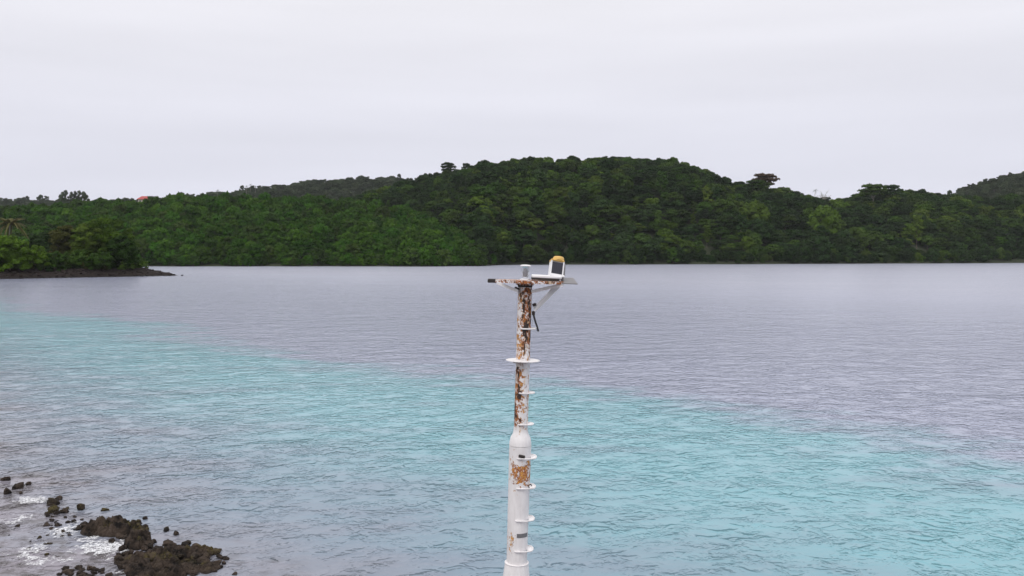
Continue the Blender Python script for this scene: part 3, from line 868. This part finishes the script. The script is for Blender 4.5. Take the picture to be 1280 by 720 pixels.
# near shore: seabed and reef flat, mostly under water
def shore_s(X, Y): return .727 * X + .687 * Y
def reef_h(X, Y):
    s = shore_s(X, Y)
    h = -.30 - .05 * np.clip(s - 9, 0, 60) + .16 * fbm(X / 1.6, Y / 1.6, 4, 61, .6)
    land = sstep(4.5, -3.0, s - .25 * np.clip(-X - 6, 0, 30) * 0 + .5 * np.clip(-7 - X, 0, 40)) 
    return h + land * (1.1 + .3 * fbm(X / 1.1, Y / 1.1, 4, 63, .6, True))
gx = np.arange(-46, 40, .3); gy = np.arange(-12, 52, .3)
GX, GY = np.meshgrid(gx, gy); GZ = reef_h(GX, GY); nx = len(gx)
ii = np.arange((len(gy) - 1) * nx).reshape(len(gy) - 1, nx)[:, :-1].ravel()
tag(link('reef_flat', np_mesh('reef_flat', np.stack([GX.ravel(), GY.ravel(), GZ.ravel()], 1), np.stack([ii, ii + 1, ii + 1 + nx, ii + nx], 1), M['reef_rock'], True)),
    kind='structure', label='dark coral rock flat along the near shore')

def outcrop(name, label, poly_c, sx, sy, rz, top, seed):
    """a craggy mass of reef rock: heightfield with ridges and pits, sides dropping below the water"""
    st = .035; X, Y = np.meshgrid(np.arange(-sx * 1.25, sx * 1.25, st), np.arange(-sy * 1.25, sy * 1.25, st))
    e = np.sqrt((X / sx) ** 2 + (Y / sy) ** 2) + .28 * fbm(X / .7, Y / .7, 4, seed, .55)
    body = sstep(1.05, .70, e)
    rid = fbm(X / .55, Y / .55, 5, seed + 5, .6, True); lump = fbm(X / .9, Y / .9, 4, seed + 9, .5)
    Z = -.35 + body * (.27 + top * (.40 + .75 * lump + 1.0 * rid))
    wx = .05 * fbm(X / .18, Y / .18, 2, seed + 31); wy = .05 * fbm(X / .18, Y / .18, 2, seed + 33)
    nx = X.shape[1]; ii = np.arange((X.shape[0] - 1) * nx).reshape(X.shape[0] - 1, nx)[:, :-1].ravel()
    tf = np.stack([ii, ii + 1, ii + 1 + nx, ii + nx], 1); tf = tf[(Z.ravel()[tf] > -.3).any(1)]
    me = np_mesh('rock', np.stack([(X + wx).ravel(), (Y + wy).ravel(), Z.ravel()], 1), tf, M['reef_rock'], False)
    o = link(name, me, None, (*poly_c, 0)); o.rotation_euler = (0, 0, rz)
    tag(o, label, 'rock outcrop')
    return o
def gp(u, v): Y = px_ground(v); return (at(u, Y), Y)
outcrop('rock_outcrop', 'low craggy olive-brown reef outcrop with rocks stacked on it, ringed by water', gp(132, 664), 1.15, .75, R(-8), .42, 81)
outcrop('rock_outcrop', 'large low dark brown reef outcrop with foam along its shoreward side', gp(200, 706), 1.75, 1.5, R(-14), .34, 91)
outcrop('rock_outcrop', 'small dark reef ledge between the two larger outcrops', gp(168, 682), .5, .5, R(10), .4, 95)

def rock(u, v, wpx, label, group=None, shape=0, z=0.0, flat=1.0):
    Y = px_ground(v); x = at(u, Y); s = wpx / 2 * Y / F
    o = link('reef_rock', reef_shapes[shape % 10], None, (x, Y, z + s * .12))
    o.scale = (s, s * .9, s * flat); o.rotation_euler = (0, 0, (u * 7.13 + v * 3.7) % 6.28)
    return tag(o, label, 'rock', group)
g = random.Random(77)
# single rocks seen one by one
singles = [(17, 608, 17, 'dark angular rock second along the rock line from the small pointed one'), (30, 605, 9, 'small pointed dark rock standing alone at the end of the rock line'),
           (2, 599, 12, 'dark rock just above the angular rock at the end of the rock line'), (3, 615, 14, 'dark rock below the angular rock at the end of the rock line'),
           (20, 616, 6, 'tiny dark rock below the small pointed rock'), (60, 628, 22, 'dark lumpy rock rising behind the small foam patch'),
           (68, 623, 12, 'dark rock capping the lumpy rock behind the small foam patch'), (62, 637, 16, 'olive-brown rock on the shore side of the lumpy rock'),
           (76, 639, 12, 'olive-brown rock between the lumpy rock and the lone round rock'), (96, 635, 13, 'lone round dark rock in open water before the craggy outcrop'),
           (126, 637, 10, 'lone small pointed rock behind the craggy outcrop'), (176, 648, 8, 'small flat rock in open water past the craggy outcrop'),
           (203, 662, 11, 'dark flat rock paired with a smaller one in open water'), (215, 667, 10, 'smaller rock beside the dark flat rock in open water'),
           (254, 687, 8, 'small dark rock in the water behind the large outcrop'), (278, 698, 11, 'pointed dark rock with a wake at the seaward end of the outcrop'),
           (289, 717, 8, 'small dark rock in the water beyond the pointed rock with a wake'), (270, 697, 5, 'tiny rock just beside the pointed rock with a wake'),
           (208, 679, 5, 'tiny rock by the upper edge of the large outcrop'), (246, 689, 4, 'tiny rock left of the small dark rock behind the large outcrop'),
           (133, 676, 15, 'dark rock in the foam between the two outcrops'), (187, 677, 10, 'dark rock at the upper corner of the large outcrop')]
for i, (u, v, w, lab) in enumerate(singles): rock(u, v + w * .12, w * .92, lab, None, i, 0.0, 1.1)
# boulders heaped on the outcrops
def heap(n, cu, cv, ru, rv, smin, smax, label, group, zt, seed):
    g = random.Random(seed)
    for i in range(n):
        a = g.uniform(0, 6.28); q = math.sqrt(g.random()) * .95
        u = cu + ru * q * math.cos(a); v = cv + rv * q * math.sin(a)
        rock(u, v, g.uniform(smin, smax), label, group, g.randrange(10), zt * (1 - q) * g.uniform(.4, 1.0), g.uniform(.75, 1.15))
heap(58, 136, 662, 46, 11, 5, 13, 'craggy brown rock piled on the low olive-brown outcrop', 'rocks on the craggy outcrop', .30, 1)
heap(26, 158, 669, 26, 7, 5, 11, 'dark rock at the seaward foot of the olive-brown outcrop', 'rocks at the foot of the craggy outcrop', .12, 2)
heap(108, 205, 701, 76, 24, 5, 14, 'dark brown rock piled on the large outcrop', 'rocks on the large outcrop', .24, 3)
heap(28, 95, 717, 40, 7, 5, 12, 'dark wet rock awash on the shore side of the foam', 'rocks awash beside the foam', .02, 4)
heap(20, 40, 672, 44, 24, 3, 8, 'low wet rock barely breaking the shallow water behind the rock line', 'wet rocks in the shallows', -.04, 5)
heap(34, 72, 652, 26, 20, 3, 8, 'small dark rock between the lumpy rock and the outcrops', 'small rocks between the lumpy rock and the outcrops', -.02, 6)

# foam: lacy crusts of white water a few centimetres thick round the rocks
def foam_mat():
    k = NT('foam'); geo = k.n('ShaderNodeNewGeometry'); at_ = k.n('ShaderNodeAttribute'); at_.attribute_name = 'thick'
    n = k.noise(geo.outputs['Position'], 16.0, 5.0, .7)
    k.set(Base_Color=(.82, .83, .85), Roughness=.7, Alpha=k.math('MULTIPLY', k.mapr(at_.outputs['Fac'], 0, .45, 0, 1), k.mapr(n, .38, .62, .08, .95, True)))
    return k.m
M['foam'] = foam_mat()
def foam(spots, seed):
    st = .03; V = []; T = []; o = 0; TH = []
    for (u, v, au, av, rot, th) in spots:
        cx, cy = gp(u, v); rx = au * cy / F; ry = av * cy * cy / (CAM_H * F)
        X, Y = np.meshgrid(np.arange(-rx, rx, st), np.arange(-ry, ry, st))
        if X.size == 0: continue
        c, s = math.cos(rot), math.sin(rot); Xr = X * c + Y * s; Yr = -X * s + Y * c
        e = np.sqrt((Xr / rx) ** 2 + (Yr / (ry * .5)) ** 2)
        wx, wy = X + cx, Y + cy
        lace = .95 * fbm(wx / .22 + .6 * vnoise(wx / .2, wy / .2, 3), wy / .34, 4, seed, .7, True) + .45 * fbm(wx / .8, wy / .8, 2, seed + 3)
        dn = lace - .9 * e + .55 - th; on = dn > 0
        Z = .02 + .025 * np.clip(lace + .3 - .4 * e, 0, 1)
        nx = X.shape[1]; ii = np.arange((X.shape[0] - 1) * nx).reshape(X.shape[0] - 1, nx)[:, :-1].ravel()
        q = np.stack([ii, ii + 1, ii + 1 + nx, ii + nx], 1); q = q[on.ravel()[q].sum(1) >= 3]
        V.append(np.stack([wx.ravel(), wy.ravel(), Z.ravel()], 1)); T.append(q + o); o += X.size; TH.append(np.clip(dn, 0, 1).ravel())
    o_ = link('foam', np_mesh('foam', np.concatenate(V), np.concatenate(T), M['foam'], True))
    _a = o_.data.attributes.new('thick', 'FLOAT', 'POINT'); _a.data.foreach_set('value', np.concatenate(TH).astype(np.float32))
    tag(o_, 'lacy white foam washing among the shore rocks', kind='stuff')
foam([(120, 684, 34, 28, R(60), .05), (128, 690, 26, 22, R(50), .1), (104, 674, 22, 12, R(-30), .15), (128, 700, 18, 14, R(20), .42), (112, 676, 22, 10, R(-30), .5), (32, 625, 26, 10, R(-14), .1), (45, 629, 12, 5, 0, .5), (85, 655, 16, 8, R(30), .62),
      (150, 716, 24, 8, 0, .55), (60, 700, 70, 24, 0, .42), (70, 665, 60, 22, R(20), .40), (30, 690, 50, 26, 0, .45), (20, 650, 40, 20, 0, .5), (145, 676, 18, 6, 0, .5)], 7)

# ------------------------------------------------------------------ haze: thin sea air over everything
bm = bmesh.new(); box(bm, 0, 4000, 97, 24600, 16600, 210)
hz_m = bpy.data.materials.new('sea_air'); hz_m.use_nodes = True
hz_t = hz_m.node_tree; hz_t.nodes.remove(hz_t.nodes['Principled BSDF'])
hv = hz_t.nodes.new('ShaderNodeVolumePrincipled')
hv.inputs['Color'].default_value = (0.90, 0.93, 1.0, 1); hv.inputs['Density'].default_value = 0.000038; hv.inputs['Anisotropy'].default_value = 0.0
hz_t.links.new(hv.outputs[0], hz_t.nodes['Material Output'].inputs['Volume'])
hm = bpy.data.meshes.new('haze'); bm.to_mesh(hm); bm.free(); hm.materials.append(hz_m)
tag(link('haze', hm), 'thin pale haze over the bay', kind='stuff')
# ------------------------------------------------------------------ beacon mast
def rusty(name, zones, spots=0.5, seed=0.0, bright=1.0, dk=.555):
    """white paint over steel; rust and bare dark steel break through with patches of their own. zones: (z0, z1, amount, angle side)"""
    k = NT(name); tc = k.n('ShaderNodeTexCoord'); P = tc.outputs['Object']
    sep = k.n('ShaderNodeSeparateXYZ'); k.l(P, sep.inputs[0])
    Pm = k.mapping(P, (1, 1, .75), (0, 0, 0), (seed, seed, 0))
    n1 = k.noise(Pm, 23.0, 6.0, .7); n2 = k.noise(Pm, 60.0, 5.0, .7); n3 = k.noise(k.mapping(P, (1, 1, .22), (0, 0, 0), (seed + 4, 0, 0)), 18.0, 5.0, .65)
    wob = k.noise(k.mapping(P, (1, 1, 1), (0, 0, 0), (seed, 9, 3)), 11.0, 4.0, .6)
    z = k.math('ADD', sep.outputs['Z'], k.mapr(wob, .25, .75, -.11, .11)); amt = None
    for (a, b, am, sx, sy) in zones:
        m = k.math('MULTIPLY', k.mapr(z, a - .05, a + .05), k.mapr(z, b + .05, b - .05))
        if sx or sy:
            d = k.math('ADD', k.mapr(wob, .2, .8, .06, -.06), k.math('ADD', k.math('MULTIPLY', sep.outputs['X'], sx), k.math('MULTIPLY', sep.outputs['Y'], sy)))
            m = k.math('MULTIPLY', m, k.mapr(d, -.04, .05, 0, 1, True))
        m = k.math('MULTIPLY', m, am)
        amt = m if amt is None else k.math('MAXIMUM', amt, m)
    amt = amt if amt is not None else k.math('MULTIPLY', z, 0)
    mixn = k.math('ADD', k.math('MULTIPLY', n1, .6), k.math('MULTIPLY', n2, .4))
    th = k.mapr(amt, 0, 1, .74, .38)
    rust = k.mapr(k.math('SUBTRACT', mixn, th), 0, .03, 0, 1, True)
    dark = k.mapr(k.math('SUBTRACT', k.math('ADD', k.math('MULTIPLY', n1, .5), k.math('MULTIPLY', n3, .5)), k.mapr(amt, 0, 1, .80, dk)), 0, .02, 0, 1, True)
    stain = k.math('MULTIPLY', k.mapr(k.math('SUBTRACT', n3, k.mapr(amt, 0, 1, .72, .45)), 0, .14, 0, .75, True), k.mapr(amt, .02, .2))
    white = k.mix(k.mapr(n3, .35, .7), (.86, .84, .84), (.72, .69, .69))
    white = k.mix(k.mapr(n2, .62, .7, 0, .35), white, (.50, .47, .44))
    c = k.mix(stain, white, (.72, .47, .20))
    rc = k.mix(k.mapr(n2, .35, .65), (.50, .17, .035), (.24, .07, .025))
    rc = k.mix(k.mapr(n1, .52, .62, 0, bright), rc, (.66, .34, .09))
    c = k.mix(rust, c, rc); c = k.mix(dark, c, (.045, .033, .030))
    k.set(Base_Color=c, Roughness=k.mapr(rust, 0, 1, .45, .9))
    k.bump(k.math('ADD', k.math('MULTIPLY', rust, -.0025), k.math('MULTIPLY', n2, .002)), 1.0, 1.0)
    return k.m
BY = 10.0
def Zp(v): return CAM_H - BY * math.tan(PITCH + math.atan((v - 360.0) / F))
S = BY / F * 1.012
def Xp(u, v): # local x of a pixel, measured from the leaning axis
    return ((u - 640) - (655.8 - (v - 370) * 0.0297 - 640)) * S
BASE_Z = 0.75
LEAN = math.atan(0.0297)
ZB = lambda v: Zp(v) - BASE_Z                    # local height above the base
ax0 = (655.8 - (703 - 370) * 0.0297 - 640) * S - math.tan(LEAN) * (Zp(703) - BASE_Z)
mast = empty('beacon_mast', (ax0, BY, BASE_Z)); mast.rotation_euler = (0, LEAN, 0)
tag(mast, 'rust-streaked white steel beacon mast with step rungs and a small top platform', 'beacon')

RU, RL = 8.6 * S, 13.7 * S
zt, zring, zsh0, zsh1, zfl, zf2 = ZB(352), ZB(450), ZB(540), ZB(556), ZB(703), ZB(732)
M['paint_upper'] = rusty('paint_upper', [(ZB(450), ZB(354), .66, 0, 0), (ZB(440), ZB(354), .82, .8, -.6), (ZB(530), ZB(440), .60, 0, 0), (ZB(535), ZB(455), .80, -1, -.3), (ZB(540), ZB(490), .5, 0, 0), (ZB(520), ZB(440), .5, 1, 0), (ZB(575), ZB(535), .34, -.7, -.7)], seed=1.3, dk=.45)
M['paint_lower'] = rusty('paint_lower', [(ZB(606), ZB(572), .76, .45, -.85), (ZB(640), ZB(600), .30, .45, -.85), (ZB(600), ZB(555), .42, -.9, 0), (ZB(695), ZB(660), .6, -1, -.1), (ZB(720), ZB(600), .12, 0, 0)], seed=5.0)
M['paint_plate'] = rusty('paint_plate', [(-99, 99, .74, 0, 0)], seed=2.2, bright=.15, dk=.45)
M['paint_white'] = rusty('paint_white', [(-99, 99, .10, 0, 0)], seed=8.0)
M['steel_dark'] = plain_mat('steel_dark', (0.035, 0.028, 0.026), .7, .2, scale=20)
M['black_rubber'] = plain_mat('black_rubber', (0.015, 0.015, 0.016), .55, scale=20)
M['yellow_plastic'] = plain_mat('yellow_plastic', (0.72, 0.46, 0.13), .5, scale=6, var=.1)
M['white_plastic'] = plain_mat('white_plastic', (0.80, 0.79, 0.80), .4, scale=6, var=.06)
M['grey_sheet'] = plain_mat('grey_sheet', (0.20, 0.195, 0.20), .5, .3, scale=8, var=.15)
M['concrete'] = plain_mat('concrete', (0.34, 0.33, 0.31), .9, scale=3, var=.25, bump=.01)
def solar_mat():
    k = NT('solar_cells'); tc = k.n('ShaderNodeTexCoord')
    br = k.n('ShaderNodeTexBrick'); k.l(k.mapping(tc.outputs['Object'], (1, 1, 1), (R(90), 0, 0)), br.inputs['Vector'])
    br.offset = 0; br.inputs['Scale'].default_value = 24; br.inputs['Mortar Size'].default_value = .02
    br.inputs['Color1'].default_value = (.012, .012, .022, 1); br.inputs['Color2'].default_value = (.016, .016, .028, 1); br.inputs['Mortar'].default_value = (.05, .05, .07, 1)
    k.set(Base_Color=br.outputs['Color'], Roughness=.35)
    return k.m
M['solar'] = solar_mat()
def glass_mat():
    k = NT('clear_lens')
    k.set(Base_Color=(.70, .72, .76), Roughness=.10, IOR=1.45); k.b.inputs['Transmission Weight'].default_value = .8
    return k.m
M['lens'] = glass_mat()

def part(name, bm, mat, parent=mast, smooth=True): return link(name, bm_mesh(name, bm, M[mat], smooth), parent)
# tubes
bm = bmesh.new(); lathe(bm, [(RU, zsh0 - .01), (RU, zt - .01)], 32); part('upper_tube', bm, 'paint_upper')
bm = bmesh.new(); lathe(bm, [(RL, zsh1), (RL * .985, zsh1 + .035), (RL * .90, ZB(546)), (RU * 1.10, ZB(541)), (RU * 1.02, ZB(536)), (RU * 1.005, ZB(533))], 32); part('reducer', bm, 'paint_upper')
bm = bmesh.new(); lathe(bm, [(RL * .93, zfl - .02), (RL, zsh1 - .004)], 32); part('lower_tube', bm, 'paint_lower')
bm = bmesh.new(); lathe(bm, [(.26, .03), (.26, zf2 - .9), (.235, zf2 - .5), (RL * 1.33, zf2), (RL * 1.06, zfl + .005)], 32); part('base_cone', bm, 'paint_white')
bm = bmesh.new(); box(bm, 0, 0, .012, .8, .8, .024, bev=.004); part('base_plate', bm, 'steel_dark', smooth=False)
bm = bmesh.new(); box(bm, 0, 0, -.55, 1.5, 1.5, 1.096, bev=.05); part('concrete_base', bm, 'concrete', smooth=False)
for sx in (-1, 1):
    for sy in (-1, 1):
        bm = bmesh.new(); lathe(bm, [(.022, .025), (.022, .07)], 6, sx * .33, sy * .33); part('bolt', bm, 'steel_dark', smooth=False)
for a in range(4):
    t = math.pi / 4 + a * math.pi / 2
    bm = bmesh.new(); box(bm, .33, 0, .21, .16, .015, .37, Matrix.Rotation(0, 3, 'Z')); bmesh.ops.rotate(bm, cent=(0, 0, 0), matrix=Matrix.Rotation(t, 3, 'Z'), verts=bm.verts); part('gusset', bm, 'paint_white', smooth=False)
# weld seam of the cone
bm = bmesh.new(); tube(bm, [(RL * 1.07 * math.cos(t), RL * 1.07 * math.sin(t), zfl + .004) for t in np.linspace(0, 2 * math.pi, 32, endpoint=False)], .006, 6, True); part('weld_seam', bm, 'paint_white')
# grey tape remnant and torn paint flap
bm = bmesh.new()
seg = [bm.verts.new(((RL * .955 + .0025) * math.cos(t), (RL * .955 + .0025) * math.sin(t), z)) for z in (ZB(668), ZB(663)) for t in np.linspace(R(-95), R(-25), 10)]
for i in range(9): bm.faces.new((seg[i], seg[i + 1], seg[10 + i + 1], seg[10 + i]))
part('tape_band', bm, 'grey_sheet')
# rungs: bent bars hugging the tube on its seaward side
def rung(v, rad, out=.062, start=-.03):
    z = ZB(v); bm = bmesh.new(); y = rad + .012
    pts = [(start, -rad + .004, 0), (start + .012, -y - .002, 0), (rad * .75, -y * .95, 0), (rad + out * .75, -y * .62, 0), (rad + out, -y * .2, 0), (rad + out, y * .2, 0), (rad + out * .75, y * .62, 0), (rad * .75, y * .95, 0), (start + .012, y + .002, 0), (start, rad - .004, 0)]
    tube(bm, [(a, b, z + c) for a, b, c in pts], .0085, 8); part('rung', bm, 'paint_white')
    bm = bmesh.new(); box(bm, rad + out * .42, 0, z - .002, out * .9, y * 1.15, .006); part('tread', bm, 'paint_white', smooth=False)
for v, rad in ((410, RU), (490, RU), (529, RU), (570, RL), (607, RL * .98), (647, RL * .965), (685, RL * .945)): rung(v, rad)
# collar ring with its spokes
bm = bmesh.new(); RR = 21.2 * S
lathe(bm, [(RU * 1.01, zring - .004), (RR * .985, zring - .004), (RR, zring), (RR * .985, zring + .004), (RU * 1.01, zring + .004)], 40, cap=False); part('collar_ring', bm, 'paint_white')
for a in range(4):
    t = R(20) + a * math.pi / 2; bm = bmesh.new(); box(bm, (RU + .02), 0, zring - .018, .04, .008, .026); bmesh.ops.rotate(bm, cent=(0, 0, 0), matrix=Matrix.Rotation(t, 3, 'Z'), verts=bm.verts); part('ring_gusset', bm, 'paint_white', smooth=False)
bm = bmesh.new(); tube(bm, [(Xp(664, 607), -RL - .0, ZB(603)), (Xp(663, 603), -RL - .03, ZB(600)), (Xp(660, 600), -RL - .035, ZB(602)), (Xp(661, 604), -RL - .01, ZB(605))], .006, 6); part('shackle', bm, 'steel_dark')
bm = bmesh.new(); box(bm, Xp(652, 568), -RL - .006, ZB(567), .075, .02, .035, Matrix.Rotation(R(12), 3, 'Y'), .008); part('rung_bracket', bm, 'steel_dark')

# ---- top platform
zp = ZB(351.5)
bm = bmesh.new()     # plate, a blunt lozenge seen edge-on
xl, xr = Xp(610.5, 351), Xp(704, 351)
out = [(xl, -.05), (xl + .12, -.10), (-.10, -.24), (.12, -.26), (xr - .12, -.20), (xr, -.10), (xr, .12), (xr - .12, .22), (0, .26), (xl + .12, .10), (xl, .05)]
lo = [bm.verts.new((x, y, zp - .016)) for x, y in out]; hi = [bm.verts.new((x, y, zp + .016)) for x, y in out]
bm.faces.new(hi); bm.faces.new(lo[::-1])
for i in range(len(out)): j = (i + 1) % len(out); bm.faces.new((lo[i], lo[j], hi[j], hi[i]))
plate = part('top_plate', bm, 'paint_plate', smooth=False)
bm = bmesh.new(); lathe(bm, [(RU * 1.28, zp - .04), (RU * 1.28, zp - .018)], 24); part('top_collar', bm, 'paint_plate')
bm = bmesh.new(); lathe(bm, [(RU * 1.06, zp - .062), (RU * 1.06, zp - .041)], 24); part('neck_shade', bm, 'steel_dark')  # dark ring put in for the shadow just under the collar
bm = bmesh.new(); box(bm, Xp(615.5, 351), 0, zp - .002, .10, .17, .042, None, .006); part('end_clamp', bm, 'steel_dark', smooth=False)
def strut(name, a, b, w, t, mat):
    a, b = Vector(a), Vector(b); d = b - a; q = d.to_track_quat('X', 'Z').to_matrix()
    bm = bmesh.new(); box(bm, 0, 0, 0, d.length, w, t, q); bmesh.ops.translate(bm, vec=(a + b) / 2, verts=bm.verts); return part(name, bm, mat, smooth=False)
strut('bracket', (Xp(622, 354), -.11, zp - .02), (Xp(647, 363.5), -.07, ZB(363.5)), .04, .034, 'paint_white')
strut('bracket', (Xp(702, 353), -.11, zp - .02), (Xp(664, 363.5), -.07, ZB(363.5)), .04, .036, 'paint_white')
strut('bracket', (.02, .22, zp - .02), (0, RU * .9, ZB(363)), .035, .022, 'paint_white')
bm = bmesh.new(); box(bm, Xp(645.5, 361.5), -.05, ZB(361.5), .055, .05, .05, Matrix.Rotation(R(25), 3, 'Y'), .006); part('bracket_clamp', bm, 'steel_dark', smooth=False)
strut('diagonal_brace', (Xp(697, 356), .03, ZB(356)), (Xp(668, 386), .03, ZB(386)), .05, .05, 'white_plastic')
strut('brace_rod', (Xp(690, 358), -.03, ZB(358)), (Xp(664.5, 392), -.03, ZB(392)), .014, .014, 'paint_white')
bm = bmesh.new(); box(bm, Xp(667.5, 380), -.02, ZB(380), .045, .05, .032, Matrix.Rotation(R(-20), 3, 'Y'), .006); box(bm, Xp(666.5, 390.5), -.02, ZB(390.5), .036, .05, .05, None, .008); part('cable_clamp', bm, 'steel_dark', smooth=False)
bm = bmesh.new(); tube(bm, [(Xp(666.5, 392), -.03, ZB(392)), (Xp(668.5, 400), -.035, ZB(400)), (Xp(671, 407), -.03, ZB(407)), (Xp(672.5, 413), -.03, ZB(413))], [.011, .011, .010, .012], 8); part('cable', bm, 'black_rubber')

# clear lens lamp over the tube
lx = Xp(656.5, 340)
bm = bmesh.new(); lathe(bm, [(.055, zp + .017), (.055, zp + .03), (.034, zp + .034)], 20, lx, -.02); lamp = part('lens_lamp', bm, 'white_plastic')
bm = bmesh.new(); lathe(bm, [(.028, ZB(347)), (.040, ZB(344)), (.044, ZB(340)), (.044, ZB(335)), (.036, ZB(332.5))], 20, lx, -.02); part('lens', bm, 'lens', lamp)
bm = bmesh.new(); lathe(bm, [(.018, ZB(345)), (.022, ZB(340)), (.012, ZB(335))], 12, lx, -.02); part('bulb_holder', bm, 'grey_sheet', lamp)
bm = bmesh.new(); lathe(bm, [(.060, ZB(332.4)), (.062, ZB(331.6)), (.045, ZB(330.6)), (.01, ZB(330.3))], 24, lx, -.02); part('lens_cap', bm, 'white_plastic', lamp)

# white housing under the solar lantern, with a dark strip standing for the shaded gap below
bm = bmesh.new(); box(bm, (Xp(664, 345) + Xp(701, 345)) / 2, -.02, ZB(344.6), (Xp(701, 345) - Xp(664, 345)), .24, .034, Matrix.Rotation(R(1.2), 3, 'Y'), .008); part('housing', bm, 'white_plastic', smooth=False)
bm = bmesh.new(); box(bm, (Xp(664, 345) + Xp(698, 345)) / 2, -.02, ZB(347.6), (Xp(698, 345) - Xp(664, 345)), .25, .022, Matrix.Rotation(R(1.2), 3, 'Y')); part('housing_gap_shade', bm, 'steel_dark', smooth=False)
# solar lantern, leaning
ln = empty('solar_lantern', (Xp(694, 341), -.03, ZB(342)))
ln.parent = mast; ln.rotation_euler = (R(-14), R(8), R(10))
def lp(name, bm, mat, smooth=False): return part(name, bm, mat, ln, smooth)
W, Hh = .155, .155
bm = bmesh.new(); box(bm, 0, .02, Hh / 2, W, .085, Hh, None, .008); body = lp('lantern_body', bm, 'white_plastic')
bm = bmesh.new(); box(bm, 0, -.0265, Hh / 2 - .002, W * .80, .009, Hh * .86); lp('solar_panel', bm, 'solar')
for sx in (-1, 1):
    bm = bmesh.new(); box(bm, sx * W * .455, -.027, Hh / 2, W * .09, .015, Hh * 1.0); lp('panel_frame', bm, 'white_plastic')
bm = bmesh.new(); box(bm, W / 2 + .012, .025, Hh * .48, .022, .07, Hh * .9, Matrix.Rotation(R(-3), 3, 'Y'), .004); lp('side_panel', bm, 'grey_sheet')
bm = bmesh.new(); box(bm, -.002, .012, Hh + .008, W * 1.02, .105, .02, None, .007); lp('cap_rim', bm, 'yellow_plastic', True)
bm = bmesh.new(); lathe(bm, [(.064, Hh + .016), (.064, Hh + .046), (.055, Hh + .058), (.03, Hh + .063)], 24, .014, .012); lp('cap_dome', bm, 'yellow_plastic', True)
bm = bmesh.new(); box(bm, .005, .02, -.012, W * 1.15, .13, .028, None, .006); lp('lantern_foot', bm, 'white_plastic')
bm = bmesh.new(); box(bm, Xp(702, 345), .0, ZB(346.5), .03, .08, .05, None, .005); part('hinge', bm, 'grey_sheet', smooth=False)
# grey sheet sticking out past the lantern
bm = bmesh.new()
a = [(Xp(701, 346), -.16, ZB(352)), (Xp(720, 350), -.14, ZB(352.3)), (Xp(717, 346), .2, ZB(346.0)), (Xp(703, 346), .2, ZB(346.2))]
lo = [bm.verts.new((x, y, z - .004)) for x, y, z in a]; hi = [bm.verts.new((x, y, z + .004)) for x, y, z in a]
bm.faces.new(hi); bm.faces.new(lo[::-1])
for i in range(4): j = (i + 1) % 4; bm.faces.new((lo[i], lo[j], hi[j], hi[i]))
part('side_sheet', bm, 'grey_sheet', smooth=False)
